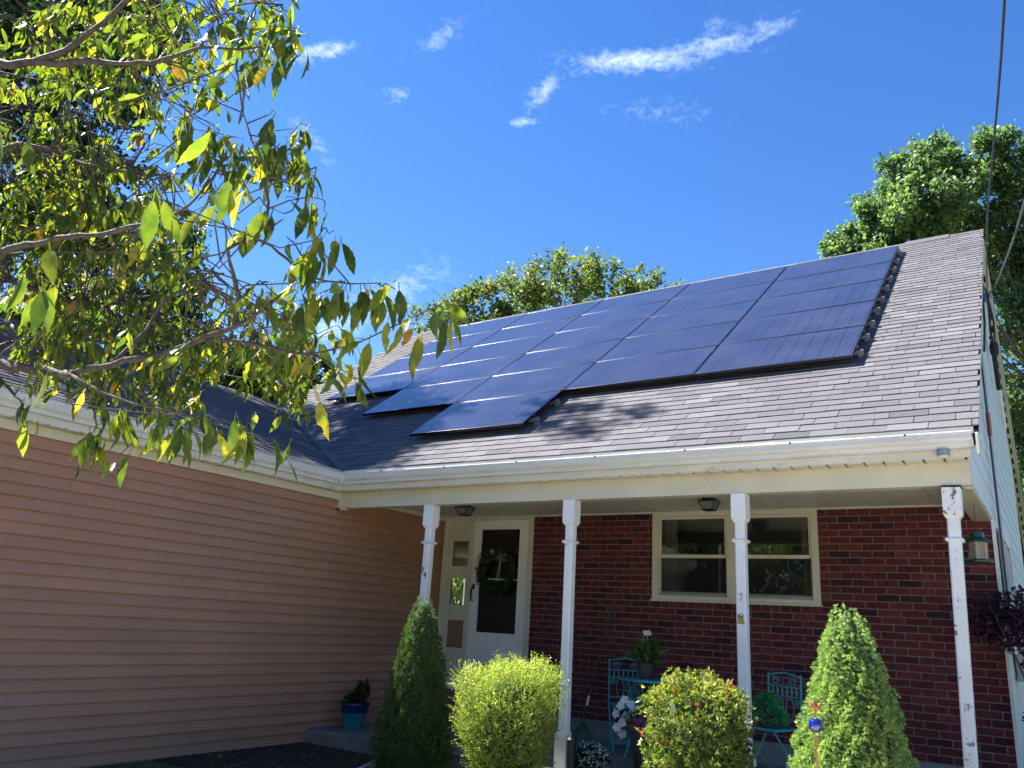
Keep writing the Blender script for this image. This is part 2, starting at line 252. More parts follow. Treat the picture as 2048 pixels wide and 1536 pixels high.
# tree skeletons, world coordinates in metres
BRANCHES=[
[(1.666, -5.847, 2.036, 0.085),(2.267, -5.896, 2.964, 0.07),(2.925, -5.893, 3.496, 0.05),(3.424, -5.84, 3.587, 0.036),(3.636, -5.81, 3.553, 0.03),(3.791, -5.761, 3.531, 0.026),(3.977, -5.694, 3.518, 0.02),(4.236, -5.625, 3.46, 0.016),(4.379, -5.584, 3.439, 0.014),(4.505, -5.562, 3.44, 0.012),(4.629, -5.543, 3.443, 0.01),(4.792, -5.484, 3.41, 0.008),(4.954, -5.437, 3.408, 0.005),(5.034, -5.42, 3.335, 0.003)],
[(3.791, -5.761, 3.531, 0.026),(3.966, -5.718, 3.564, 0.02),(4.106, -5.704, 3.614, 0.018),(4.242, -5.689, 3.652, 0.016),(4.307, -5.67, 3.721, 0.014),(4.51, -5.674, 3.766, 0.01)],
[(2.267, -5.896, 2.964, 0.07),(2.662, -5.671, 3.435, 0.03),(2.953, -5.412, 3.612, 0.018),(3.087, -5.315, 3.592, 0.017),(3.186, -5.232, 3.546, 0.015),(3.401, -5.184, 3.465, 0.013),(3.543, -5.086, 3.458, 0.01),(3.751, -5.052, 3.404, 0.006)],
[(1.666, -5.847, 2.036, 0.085),(2.958, -5.729, 2.741, 0.04),(3.778, -5.576, 2.805, 0.02),(3.948, -5.527, 2.815, 0.018),(4.097, -5.489, 2.814, 0.016),(4.244, -5.456, 2.823, 0.014),(4.449, -5.444, 2.822, 0.011),(4.575, -5.432, 2.849, 0.008),(4.611, -5.424, 2.895, 0.005)],
[(1.666, -5.847, 2.036, 0.085),(2.698, -5.634, 2.336, 0.055),(3.432, -5.527, 2.363, 0.035),(3.673, -5.475, 2.32, 0.028),(3.924, -5.418, 2.281, 0.024),(4.13, -5.353, 2.313, 0.022),(4.346, -5.284, 2.352, 0.02),(4.53, -5.239, 2.396, 0.017),(4.663, -5.223, 2.429, 0.014),(4.804, -5.21, 2.482, 0.011),(4.92, -5.213, 2.534, 0.009),(5.043, -5.238, 2.661, 0.006),(5.119, -5.265, 2.704, 0.003)],
[(4.663, -5.223, 2.429, 0.014),(4.683, -5.243, 2.523, 0.012),(4.716, -5.314, 2.608, 0.011),(4.752, -5.373, 2.665, 0.01),(4.858, -5.368, 2.675, 0.009),(4.912, -5.344, 2.709, 0.008),(4.969, -5.395, 2.786, 0.007),(4.968, -5.425, 2.868, 0.006),(4.981, -5.514, 2.969, 0.005),(5.007, -5.575, 3.011, 0.004)],
[(4.912, -5.344, 2.709, 0.007),(4.94, -5.331, 2.727, 0.005),(4.97, -5.319, 2.749, 0.003)],
[(4.965, -5.387, 2.756, 0.006),(5.026, -5.357, 2.786, 0.004),(5.128, -5.349, 2.783, 0.003),(5.167, -5.32, 2.772, 0.002)],
[(4.752, -5.373, 2.665, 0.009),(4.82, -5.341, 2.706, 0.008),(4.921, -5.32, 2.659, 0.007),(4.966, -5.273, 2.613, 0.007),(5.03, -5.27, 2.548, 0.006),(5.14, -5.245, 2.51, 0.005),(5.244, -5.23, 2.486, 0.004),(5.353, -5.214, 2.475, 0.003)],
[(4.677, -5.253, 2.54, 0.006),(4.752, -5.272, 2.558, 0.005),(4.897, -5.234, 2.55, 0.005),(5.053, -5.19, 2.545, 0.004),(5.161, -5.176, 2.534, 0.003)],
[(5.03, -5.27, 2.548, 0.006),(5.051, -5.272, 2.595, 0.005),(5.031, -5.303, 2.643, 0.004),(5.01, -5.326, 2.669, 0.003)],
[(4.53, -5.239, 2.396, 0.014),(4.659, -5.208, 2.377, 0.01),(4.828, -5.205, 2.337, 0.009),(4.939, -5.183, 2.306, 0.008),(5.039, -5.171, 2.285, 0.007),(5.226, -5.173, 2.291, 0.005),(5.395, -5.193, 2.316, 0.004),(5.538, -5.226, 2.325, 0.003),(5.632, -5.231, 2.342, 0.002)],
[(5.039, -5.171, 2.285, 0.005),(5.123, -5.162, 2.243, 0.003),(5.211, -5.15, 2.2, 0.002),(5.256, -5.11, 2.171, 0.0015)],
[(3.924, -5.418, 2.281, 0.02),(4.081, -5.416, 2.22, 0.012),(4.251, -5.405, 2.158, 0.01),(4.401, -5.353, 2.118, 0.008),(4.563, -5.296, 2.087, 0.006),(4.663, -5.217, 2.056, 0.005),(4.79, -5.182, 2.021, 0.004),(4.898, -5.157, 1.98, 0.002)],
[(4.081, -5.416, 2.22, 0.01),(4.096, -5.379, 2.145, 0.007),(4.148, -5.378, 2.062, 0.004)],
[(3.432, -5.527, 2.363, 0.02),(3.614, -5.489, 2.249, 0.01),(3.763, -5.487, 2.171, 0.007),(3.775, -5.456, 2.106, 0.003)],
[(4.13, -5.353, 2.313, 0.014),(4.114, -5.24, 2.494, 0.011),(4.107, -5.174, 2.651, 0.009),(4.154, -5.061, 2.777, 0.006),(4.235, -5.037, 2.864, 0.004)],
[(2.958, -5.729, 2.741, 0.03),(2.743, -5.208, 2.99, 0.018),(2.795, -4.917, 2.979, 0.014),(2.972, -4.682, 3.006, 0.01),(3.24, -4.48, 2.945, 0.006),(3.58, -4.316, 2.774, 0.004)],
[(2.698, -5.634, 2.336, 0.04),(2.24, -4.971, 2.783, 0.025),(2.132, -4.61, 2.979, 0.018),(2.274, -4.272, 3.003, 0.012),(2.604, -4.003, 2.873, 0.008),(3.131, -3.868, 2.783, 0.005)],
[(2.925, -5.893, 3.496, 0.04),(2.257, -5.378, 3.967, 0.02),(2.187, -5.061, 4.356, 0.015),(2.297, -4.74, 4.372, 0.01),(2.554, -4.541, 4.298, 0.006)],
[(2.925, -5.893, 3.496, 0.04),(2.635, -5.747, 4.308, 0.02),(2.657, -5.417, 4.483, 0.014),(2.919, -5.166, 4.629, 0.01),(3.328, -4.98, 4.528, 0.007),(3.72, -4.933, 4.431, 0.004)],
[(4.629, -5.543, 3.443, 0.008),(4.726, -5.563, 3.507, 0.006),(4.794, -5.537, 3.564, 0.005),(4.962, -5.532, 3.516, 0.004),(5.028, -5.515, 3.416, 0.002)],
]
SEEDS=[
((2.65,-5.31,4.50),0.31,40),((3.14,-5.19,4.42),0.30,44),((3.60,-5.10,4.32),0.23,36),((4.44,-5.35,3.79),0.13,24),((4.90,-5.46,3.55),0.07,12),((2.25,-5.10,4.24),0.33,40),((3.43,-5.32,3.91),0.22,22),((2.49,-5.13,3.71),0.28,44),((2.76,-4.93,3.65),0.31,52),((3.40,-4.94,3.48),0.23,30),((2.69,-5.09,3.28),0.30,56),((3.01,-4.87,3.25),0.30,56),((3.81,-5.03,3.09),0.19,26),((2.28,-4.81,3.11),0.32,60),((2.63,-4.58,3.13),0.32,56),((3.48,-4.66,2.84),0.23,44),((3.89,-4.60,2.75),0.20,36),((3.12,-5.07,2.62),0.22,34),((3.07,-4.62,2.66),0.24,36),((3.56,-4.53,2.63),0.23,36),((4.16,-4.62,2.62),0.16,26),((3.88,-4.31,2.62),0.15,22),((4.72,-4.97,2.53),0.10,14),((4.29,-5.36,3.54),0.15,16),((3.27,-4.95,3.99),0.19,12),((4.37,-5.18,3.16),0.13,18),((4.84,-5.31,3.01),0.09,14),((4.31,-5.28,3.34),0.10,8),]
HANG=[
((4.95,-5.45,3.42),5),((5.00,-5.42,3.45),3),((5.05,-5.41,3.34),2),((5.00,-5.44,3.32),4),((4.85,-5.43,3.36),6),((5.05,-5.49,3.04),3),((5.10,-5.44,2.98),7),((5.06,-5.45,2.93),6),((5.11,-5.40,2.90),5),((5.13,-5.34,2.77),3),((5.16,-5.30,2.72),3),((5.18,-5.27,2.66),4),((5.10,-5.25,2.63),4),((5.05,-5.27,2.60),4),((5.22,-5.25,2.48),5),((5.24,-5.22,2.45),5),((5.32,-5.23,2.43),6),((5.40,-5.23,2.43),3),((5.43,-5.21,2.42),2),((5.08,-5.21,2.47),6),((4.99,-5.21,2.48),6),((5.22,-5.16,2.24),3),((5.24,-5.13,2.18),2),((5.46,-5.21,2.31),2),((5.62,-5.23,2.33),3),((5.66,-5.21,2.32),2),((5.14,-5.18,2.14),1),((4.76,-5.20,2.02),6),((4.89,-5.16,1.98),3),((4.65,-5.23,2.06),5),((4.56,-5.28,2.03),6),((4.35,-5.38,1.92),2),((4.15,-5.37,2.04),6),((4.12,-5.38,2.01),4),((4.29,-5.36,2.09),6),((4.43,-5.32,2.07),6),((3.77,-5.46,2.10),3),((4.87,-5.95,2.02),1),((5.30,-5.89,2.69),2),((5.36,-5.90,2.83),1),((5.36,-5.99,2.37),2),((5.16,-5.94,2.56),1),((5.09,-6.23,2.52),3),((5.07,-6.12,2.18),3),((4.94,-5.98,2.26),2),((5.29,-5.74,2.59),3),((5.07,-5.64,2.60),3),((5.10,-5.51,2.66),2),((5.02,-6.06,2.27),1),]
OAK=[((-11.25,14.60,11.98),0.65),((-10.52,14.96,12.38),0.70),((-9.64,15.44,12.70),0.83),((-8.83,15.84,13.10),0.74),((-9.44,17.79,13.54),0.88),((-7.71,16.44,13.53),0.88),((-6.46,16.12,13.26),0.89),((-6.35,17.20,13.97),0.70),((-6.64,18.34,13.76),0.95),((-5.40,17.97,13.59),0.74),((-5.55,19.14,13.56),0.76),((-4.47,18.58,13.66),0.66),((-4.02,18.90,13.60),0.63),((-3.67,19.23,13.36),0.46),((-7.51,16.91,12.58),1.11),((-6.00,18.02,12.33),1.11),((-9.44,15.91,11.75),1.11),((-4.77,18.82,12.41),0.92),]
MAPLE=[((4.52,22.87,18.64),0.83),((5.03,24.38,18.89),0.95),((3.84,22.62,18.06),0.74),((3.58,22.76,17.17),0.92),((4.60,22.35,16.71),1.07),((5.67,23.87,18.01),0.92),((6.77,24.28,18.96),0.83),((7.47,24.73,19.01),0.92),((6.38,25.52,18.25),1.14),((7.44,25.27,17.43),1.11),((2.75,22.41,16.59),0.83),((3.56,22.10,15.45),1.07),((2.27,22.38,15.77),0.74),((1.68,22.15,15.29),0.59),((2.74,22.90,15.19),0.83),((4.52,23.81,16.01),1.11),((5.73,25.61,16.76),1.14),((6.93,25.56,15.64),1.29),((7.39,26.35,14.27),1.29),((6.38,25.94,13.50),1.29),((6.99,26.84,12.14),1.29),((6.35,26.98,10.52),1.29),((6.98,27.82,9.33),1.29),((6.34,27.96,7.71),1.11),((8.05,26.16,16.07),1.47),((8.78,25.83,18.39),1.47),((8.33,27.40,13.11),1.84),((7.77,28.27,9.56),1.66),((7.78,29.21,6.93),1.66),]
BIGL=[((-9.63,-0.91,12.75),1.15),((-10.32,-0.87,11.31),1.25),((-9.15,-0.21,11.69),0.94),((-9.94,-0.17,10.05),1.15),((-11.13,-0.51,8.78),1.25),((-9.52,0.43,9.18),0.84),((-10.38,0.36,7.73),1.15),((-8.64,-0.37,13.11),0.84),((-10.96,-1.99,13.26),1.46),((-7.36,0.03,14.39),1.04),((-6.27,0.61,14.86),1.15),((-5.20,1.23,15.13),0.94),((-8.20,-0.62,14.63),1.15),((-4.27,1.66,15.69),0.84),((-10.34,0.81,6.54),0.94),((-11.87,-0.33,6.84),1.25),]
MIDL=[((-15.86,7.03,10.41),0.88),((-16.29,6.43,11.29),0.64),((-16.96,6.42,10.03),0.96),((-15.27,7.25,10.90),0.48),((-15.81,7.33,9.65),0.96),((-16.67,6.94,9.14),0.96),((-17.74,6.24,9.07),1.12),((-14.83,8.24,8.96),0.96),((-14.06,8.84,8.70),0.88),]
LOWL=[((-11.03,8.78,7.54),0.62),((-11.49,8.39,7.79),0.66),((-10.47,8.93,8.21),0.37),((-12.04,8.18,7.33),0.74),((-10.86,8.75,7.97),0.50),((-12.62,7.70,7.57),0.74),((-11.12,8.43,8.37),0.44),]

# ---------------------------------------------------------------- helpers
def link(o, parent=None):
    COL.objects.link(o)
    if parent is not None: o.parent = parent
    return o
def tag(o, label=None, cat=None, group=None, kind=None):
    if label: o['label'] = label
    if cat: o['category'] = cat
    if group: o['group'] = group
    if kind: o['kind'] = kind
    return o
def empty(name, loc=(0, 0, 0), rz=0.0, label=None, cat=None, group=None):
    o = bpy.data.objects.new(name, None); COL.objects.link(o); o.location = loc; o.rotation_euler = (0, 0, rz)
    o.empty_display_size = .1
    return tag(o, label, cat, group)
def raw(name, v, f, m, parent=None, smooth=False, var=None):
    me = bpy.data.meshes.new(name)
    me.from_pydata([tuple(x) for x in v], [], f)
    if smooth: me.polygons.foreach_set('use_smooth', [True] * len(me.polygons))
    if var is not None:
        a = me.attributes.new('var', 'FLOAT', 'FACE'); a.data.foreach_set('value', list(var))
    me.materials.append(m); me.update()
    return link(bpy.data.objects.new(name, me), parent)
class MB:
    def __init__(s): s.v = []; s.f = []; s.a = []
    def add(s, v, f, a=0.0):
        n = len(s.v); s.v += [tuple(x) for x in v]; s.f += [tuple(i + n for i in q) for q in f]; s.a += [a] * len(f); return s
    def box(s, a, b, var=0.0):
        (x0, y0, z0), (x1, y1, z1) = a, b
        return s.add([(x0, y0, z0), (x1, y0, z0), (x1, y1, z0), (x0, y1, z0), (x0, y0, z1), (x1, y0, z1), (x1, y1, z1), (x0, y1, z1)],
            [(0, 3, 2, 1), (4, 5, 6, 7), (0, 1, 5, 4), (1, 2, 6, 5), (2, 3, 7, 6), (3, 0, 4, 7)], var)
    def obox(s, c, ax, ay, az, h):       # oriented box, half sizes h
        c = Vector(c); ax, ay, az = Vector(ax), Vector(ay), Vector(az)
        v = [c + ax * (h[0] * i) + ay * (h[1] * j) + az * (h[2] * k) for k in (-1, 1) for j in (-1, 1) for i in (-1, 1)]
        return s.add(v, [(0, 2, 3, 1), (4, 5, 7, 6), (0, 1, 5, 4), (1, 3, 7, 5), (3, 2, 6, 7), (2, 0, 4, 6)])
    def tube(s, pts, r, n=6, cap=True):
        pts = [Vector(p) for p in pts]; m = len(pts)
        rs = r if isinstance(r, (list, tuple)) else [r] * m
        up = None; base = len(s.v); V = []
        for i, p in enumerate(pts):
            t = (pts[min(i + 1, m - 1)] - pts[max(i - 1, 0)])
            if t.length < 1e-9: t = Vector((0, 0, 1))
            t.normalize()
            if up is None:
                up = Vector((0, 0, 1)) if abs(t.z) < .9 else Vector((1, 0, 0))
            a = t.cross(up)
            if a.length < 1e-6: a = t.cross(Vector((1, .3, 0)))
            a.normalize(); b = a.cross(t); up = b
            for k in range(n):
                an = 2 * math.pi * k / n; V.append(p + a * (math.cos(an) * rs[i]) + b * (math.sin(an) * rs[i]))
        Fc = []
        for i in range(m - 1):
            for k in range(n):
                k2 = (k + 1) % n; Fc.append((i * n + k, i * n + k2, (i + 1) * n + k2, (i + 1) * n + k))
        if cap: Fc.append(tuple(range(n - 1, -1, -1))); Fc.append(tuple((m - 1) * n + k for k in range(n)))
        return s.add(V, Fc)
    def lathe(s, prof, c=(0, 0, 0), n=20, cap=True):
        V = []; Fc = []; m = len(prof)
        for r, z in prof:
            for k in range(n):
                an = 2 * math.pi * k / n; V.append((c[0] + r * math.cos(an), c[1] + r * math.sin(an), c[2] + z))
        for i in range(m - 1):
            for k in range(n):
                k2 = (k + 1) % n; Fc.append((i * n + k, i * n + k2, (i + 1) * n + k2, (i + 1) * n + k))
        if cap: Fc.append(tuple(range(n - 1, -1, -1))); Fc.append(tuple((m - 1) * n + k for k in range(n)))
        return s.add(V, Fc)
    def sqlathe(s, prof, c=(0, 0, 0)):      # square section, (half width, z)
        V = []; Fc = []; m = len(prof)
        for r, z in prof: V += [(c[0] - r, c[1] - r, c[2] + z), (c[0] + r, c[1] - r, c[2] + z), (c[0] + r, c[1] + r, c[2] + z), (c[0] - r, c[1] + r, c[2] + z)]
        for i in range(m - 1):
            for k in range(4):
                k2 = (k + 1) % 4; Fc.append((i * 4 + k, i * 4 + k2, i * 4 + 4 + k2, i * 4 + 4 + k))
        Fc.append((3, 2, 1, 0)); Fc.append(tuple((m - 1) * 4 + k for k in range(4)))
        return s.add(V, Fc)
    def extrude(s, prof, axis, a, b, mp):   # closed 2-D profile swept from a to b along an axis; mp maps (p, q, t) to a point
        n = len(prof); V = [mp(p, q, a) for p, q in prof] + [mp(p, q, b) for p, q in prof]
        Fc = [(i, (i + 1) % n, n + (i + 1) % n, n + i) for i in range(n)] + [tuple(range(n - 1, -1, -1)), tuple(range(n, 2 * n))]
        return s.add(V, Fc)
    def build(s, name, m, parent=None, smooth=False, bevel=0.0, fix=True, seg=1):
        o = raw(name, s.v, s.f, m, parent, smooth, s.a if any(s.a) else None)
        if fix:
            bm = bmesh.new(); bm.from_mesh(o.data); bmesh.ops.recalc_face_normals(bm, faces=bm.faces)
            if bevel: bmesh.ops.bevel(bm, geom=list(bm.edges), offset=bevel, segments=seg, affect='EDGES', profile=.5)
            bm.to_mesh(o.data); bm.free()
        return o
def share(name, me, parent, mw):
    o = bpy.data.objects.new(name, me); COL.objects.link(o); o.parent = parent; o.matrix_basis = mw
    return o
rng = np.random.default_rng(7)
random.seed(7)
def unit(a): return a / np.maximum(np.linalg.norm(a, axis=1, keepdims=True), 1e-9)
def leaf_cloud(name, Pp, Dd, Ll, Ww, m, parent=None, var=None, fold=.25, kind=None):
    """diamond leaves: base, two sides, tip; Pp bases, Dd axes, Ll lengths, Ww widths"""
    n = len(Pp); Dd = unit(Dd)
    rv = unit(rng.normal(size=(n, 3))); S = unit(np.cross(Dd, rv)); N = np.cross(S, Dd)
    Ll = np.asarray(Ll).reshape(-1, 1); Ww = np.asarray(Ww).reshape(-1, 1)
    mid = Pp + Dd * Ll * .45
    V = np.empty((n, 4, 3)); V[:, 0] = Pp; V[:, 1] = mid + S * Ww * .5 + N * Ww * fold; V[:, 2] = Pp + Dd * Ll; V[:, 3] = mid - S * Ww * .5 + N * Ww * fold
    me = bpy.data.meshes.new(name); me.vertices.add(n * 4); me.vertices.foreach_set('co', V.astype(np.float32).ravel())
    me.loops.add(n * 4); me.loops.foreach_set('vertex_index', np.arange(n * 4, dtype=np.int32))
    me.polygons.add(n); me.polygons.foreach_set('loop_start', np.arange(0, n * 4, 4, dtype=np.int32)); me.polygons.foreach_set('loop_total', np.full(n, 4, dtype=np.int32))
    a = me.attributes.new('var', 'FLOAT', 'FACE')
    vv = rng.random(n) if var is None else np.clip(var, 0, .999)
    a.data.foreach_set('value', vv.astype(np.float32))
    me.materials.append(m); me.update(); me.validate()
    o = link(bpy.data.objects.new(name, me), parent)
    if kind: o['kind'] = kind
    return o
def text(name, body, size, mw, m, parent, ext=.002):
    c = bpy.data.curves.new(name, 'FONT'); c.body = body; c.size = size; c.extrude = ext; c.align_x = 'CENTER'; c.align_y = 'CENTER'
    tmp = bpy.data.objects.new(name, c); COL.objects.link(tmp); me = bpy.data.meshes.new_from_object(tmp.evaluated_get(bpy.context.evaluated_depsgraph_get())); bpy.data.objects.remove(tmp)
    me.materials.clear(); me.materials.append(m); o = bpy.data.objects.new(name, me); COL.objects.link(o); o.parent = parent; o.matrix_basis = mw
    return o

# ================================================================ the setting
g = MB(); g.add([(-150, -150, 0), (150, -150, 0), (150, 250, 0), (-150, 250, 0)], [(0, 1, 2, 3)])
tag(g.build('ground', M['grass']), kind='structure')
g = MB(); g.box((-.262, -1.75, -.1), (7.6, .13, .012)); tag(g.build('planting_bed', M['soil']), kind='structure')
g = MB(); g.box((-150, -24, -.1), (150, -14, .006)); tag(g.build('road', M['asphalt']), kind='structure')
g = MB(); g.box((3.6, -13.5, -.1), (12.5, -1.78, .009)); tag(g.build('bounce_slab', M['bounce_slab']), kind='structure')  # unseen pale slab, added to bounce sunlight onto the posts and porch
g = MB(); g.box((-.262, .14, -.2), (6.75, 2.41, .16)); tag(g.build('porch_floor', M['concrete'], bevel=.012), kind='structure')
# leaf litter on the bed and floor
n = 420
Pp = np.column_stack([rng.uniform(-.2, 3.2, n), rng.uniform(-1.6, .1, n), np.full(n, .016)])
o = leaf_cloud('fallen_leaves', Pp, np.column_stack([rng.normal(size=n), rng.normal(size=n), rng.normal(0, .15, n)]), rng.uniform(.03, .08, n), rng.uniform(.02, .04, n), M['leaf'], var=rng.uniform(.55, 1, n))
tag(o, 'scattered fallen leaves on the dark mulch bed', 'leaves', kind='stuff')

# ================================================================ the house
T = 0.62726; CT, ST, TT = math.cos(T), math.sin(T), math.tan(T)
Z0 = 3.08; XR, XL = 6.711, -4.453; YR = 6.343; ZR = Z0 + TT * YR; L_G = 6.669; D = 2.40; XW = -.27; WS = .434; XC = 6.604
house = empty('house', (0, 0, 0), 0, 'house with solar roof, red brick porch wall and brown sided wing', 'house')
def part(b, name, m, parent=None, **k): return b.build(name, m, parent or house, **k)

# ---- main roof -----------------------------------------------------------
def rp(x, v, h=0.0): return Vector((x, v * CT - h * ST, Z0 + v * ST + h * CT))       # on the front slope: x, distance up the slope, height off it
VR = YR / CT
b = MB()
va = 2.6626 / CT
b.add([rp(0, .03, -.006), rp(XR, .03, -.006), rp(XR, VR, -.006), rp(XL, VR, -.006), rp(XL, va, -.006)], [(0, 1, 2, 3, 4)])
b.add([(XL, YR, ZR - .006), (XR, YR, ZR - .006), (XR, 12.7, Z0 - .05), (XL, 12.7, Z0 - .05)], [(0, 1, 2, 3)])
main_roof = part(b, 'main_roof', M['deck'], fix=False)
main_roof['label'] = 'steep grey shingle roof under the solar panels'
# wing roof, ridge towards the street
YW = -7.0
b = MB()
b.add([(0, YW, Z0 - .006), (0, .0, Z0 - .006), (XL, 2.66, Z0 - XL * WS - .006), (XL, YW, Z0 - XL * WS - .006)], [(0, 1, 2, 3)])
b.add([(XL, YW, Z0 - XL * WS - .006), (XL, 2.66, Z0 - XL * WS - .006), (2 * XL, 2.66, Z0 - .006), (2 * XL, YW, Z0 - .006)], [(0, 1, 2, 3)])
wing_roof = part(b, 'wing_roof', M['deck'], fix=False)
wing_roof['label'] = 'low dark shingle roof of the brown wing'

E_S, TABW = .142, .305
def tab_mesh(kind, wd=TABW):
    j = [(0, 0, 0), (.0015, -.0008, .001), (-.001, .0012, .0018), (.001, .002, 0)][kind]
    w = wd / 2 - (.0036, .0020, .0030, .0010)[kind]
    v = [(-w, 0 + j[0], .0125 + j[1] * .6), (0, j[1], .012), (w, 0 + j[2], .0125 + j[0] * .6), (w, E_S + .02, .003), (-w, E_S + .02, .003), (-w, j[0], .001), (0, j[1], .001), (w, j[2], .001), (w, E_S + .02, -.002), (-w, E_S + .02, -.002)]
    f = [(0, 1, 2, 3, 4), (5, 6, 1, 0), (6, 7, 2, 1), (7, 8, 3, 2), (9, 5, 0, 4)]
    return v, f
TABS = [tab_mesh(k) for k in range(4)]
edge_tabs = []
tabs = []                     # (matrix, kind, dist, roof id)
rr = random.Random(3)
nc = int(VR / E_S)
for k in range(nc + 1):
    v = k * E_S + .02; off = ((k % 2) * .5 + rr.uniform(-.12, .12)) * TABW
    if v + E_S > VR + .05: continue
    y = v * CT; xv = XL if y >= 2.66 else XL * y / 2.6626 - .35
    x = XR - .02 - TABW / 2 + off
    if x + TABW / 2 > XR + .012: x -= TABW
    ew = XR + .012 - (x + TABW / 2)         # cut tab that fills the course out to the rake
    if ew > .02: edge_tabs.append((rp(x + TABW / 2 + ew / 2, v, .001), ew, k % 4))
    wav = rr.uniform(-.003, .003)
    while x > xv:
        if x + TABW / 2 <= XR + .05:
            P0 = rp(x, v + rr.uniform(-.004, .004) + wav + .004 * math.sin(x * 1.7 + k), rr.uniform(0, .0025))
            tabs.append((P0, Vector((1, 0, 0)), Vector((0, CT, ST)), Vector((0, -ST, CT)), rr.randrange(4), (P0 - CAM).length, 0))
        x -= TABW
VW = abs(XL) * math.sqrt(1 + WS * WS); cw = 1 / math.sqrt(1 + WS * WS); sw = WS * cw
for k in range(int(VW / E_S) + 1):
    v = k * E_S + .02; off = ((k % 2) * .5 + rr.uniform(-.12, .12)) * TABW
    xx = -v * cw; yv = 2.6626 * (xx / XL) + .35
    y = YW + .2 + off
    while y < yv:
        P0 = Vector((xx, y, Z0 + v * sw)) + Vector((sw, 0, cw)) * rr.uniform(0, .0025)
        tabs.append((P0, Vector((0, 1, 0)), Vector((-cw, 0, sw)), Vector((sw, 0, cw)), rr.randrange(4), (P0 - CAM).length, 1))
        y += TABW
def covered(P0):              # hidden under the solar array
    v = P0.y / CT
    return -1.5 < P0.x < 5.5 and 2.0 < v < 7.0
vis = [t for t in tabs if t[6] == 0 and not covered(t[0]) and t[0].x > -.5]
vis.sort(key=lambda t: t[5]); chosen = set(id(t) for t in vis[:300])
tmes = []
for k in range(4):
    me = bpy.data.meshes.new('shingle'); me.from_pydata(TABS[k][0], [], TABS[k][1]); me.materials.append(M['shingle']); me.update(); tmes.append(me)
rest = [MB(), MB()]
for t in tabs:
    P0, ax, ay, az, kd, ds, rid = t
    if id(t) in chosen:
        share('shingle', tmes[kd], main_roof, Matrix(((ax.x, ay.x, az.x, P0.x), (ax.y, ay.y, az.y, P0.y), (ax.z, ay.z, az.z, P0.z), (0, 0, 0, 1))))
    else:
        rest[rid].add([P0 + ax * q[0] + ay * q[1] + az * q[2] for q in TABS[kd][0]], TABS[kd][1], rr.uniform(.01, .99))
for P0, ew, kd in edge_tabs:
    V_, F_ = tab_mesh(kd, ew); rest[0].add([P0 + Vector((1, 0, 0)) * q[0] + Vector((0, CT, ST)) * q[1] + Vector((0, -ST, CT)) * q[2] for q in V_], F_, rr.uniform(.01, .99))
for rid, par in ((0, main_roof), (1, wing_roof)):
    o = rest[rid].build('shingles', M['shingle'], par, fix=False); o['kind'] = 'stuff'
# ridge caps
for k in range(int((XR - XL) / .30)):
    x0 = XR - .02 - k * .30; b = MB(); h = .008
    b.add([(x0, YR - .13, ZR - .13 * TT + h), (x0, YR, ZR + h - .004), (x0, YR + .13, ZR - .13 * TT + h), (x0 - .32, YR - .13, ZR - .13 * TT + h - .008), (x0 - .32, YR, ZR + h - .010), (x0 - .32, YR + .13, ZR - .13 * TT + h - .008),
           (x0, YR - .13, ZR - .13 * TT - .01), (x0, YR + .13, ZR - .13 * TT - .01)],
          [(0, 1, 4, 3), (1, 2, 5, 4), (0, 6, 1), (1, 7, 2)])
    b.build('ridge_cap', M['shingle'], main_roof, fix=False)
# low ridge vent that stops short of the right end
b = MB(); x1, x0 = 6.25, 5.62
b.add([(x0, YR - .17, ZR - .17 * TT + .022), (x1, YR - .17, ZR - .17 * TT + .022), (x1, YR, ZR + .030), (x0, YR, ZR + .030), (x0, YR + .17, ZR - .17 * TT + .022), (x1, YR + .17, ZR - .17 * TT + .022),
       (x0, YR - .17, ZR - .17 * TT), (x1, YR - .17, ZR - .17 * TT), (x1, YR + .17, ZR - .17 * TT)], [(0, 1, 2, 3), (3, 2, 5, 4), (6, 7, 1, 0), (7, 8, 5, 2, 1)])
o = b.build('ridge_vent', M['vent'], main_roof, fix=False); o['label'] = 'raised dark ridge vent along the roof peak'
# valley strip
b = MB()
for k in range(24):
    a0, a1 = k / 24, (k + 1) / 24
    p0 = Vector((XL * a0, 2.6626 * a0, Z0 + 2.6626 * TT * a0 + .016)); p1 = Vector((XL * a1, 2.6626 * a1, Z0 + 2.6626 * TT * a1 + .016))
    j0, j1 = (.01 if k % 2 else -.01), (.01 if (k + 1) % 2 else -.01)
    b.add([p0 + Vector((.10 + j0, 0, .004)), p1 + Vector((.10 + j1, 0, .004)), p1, p0], [(0, 1, 2, 3)], rr.uniform(.1, .9))
    b.add([p0, p1, p1 + Vector((0, -.10 + j1, .006)), p0 + Vector((0, -.10 + j0, .006))], [(0, 1, 2, 3)], rr.uniform(.1, .9))
b.build('valley', M['shingle'], main_roof, fix=False)
# rake boards on the right gable (both slopes) and the left
def rake(x0, x1, name='rake_board'):
    for s in (0, 1):
        b = MB(); f = (lambda y: y) if s == 0 else (lambda y: 2 * YR - y)
        pr_ = [(.0, Z0 - .045), (YR, ZR - .045), (YR, ZR - .205), (.0, Z0 - .205)]
        b.add([(x0, f(y), z) for y, z in pr_] + [(x1, f(y), z) for y, z in pr_], [(0, 1, 2, 3), (7, 6, 5, 4), (0, 4, 5, 1), (1, 5, 6, 2), (2, 6, 7, 3), (3, 7, 4, 0)])
        part(b, name, M['trim'])
rake(XR - .022, XR - .004); rake(XL + .004, XL + .022)
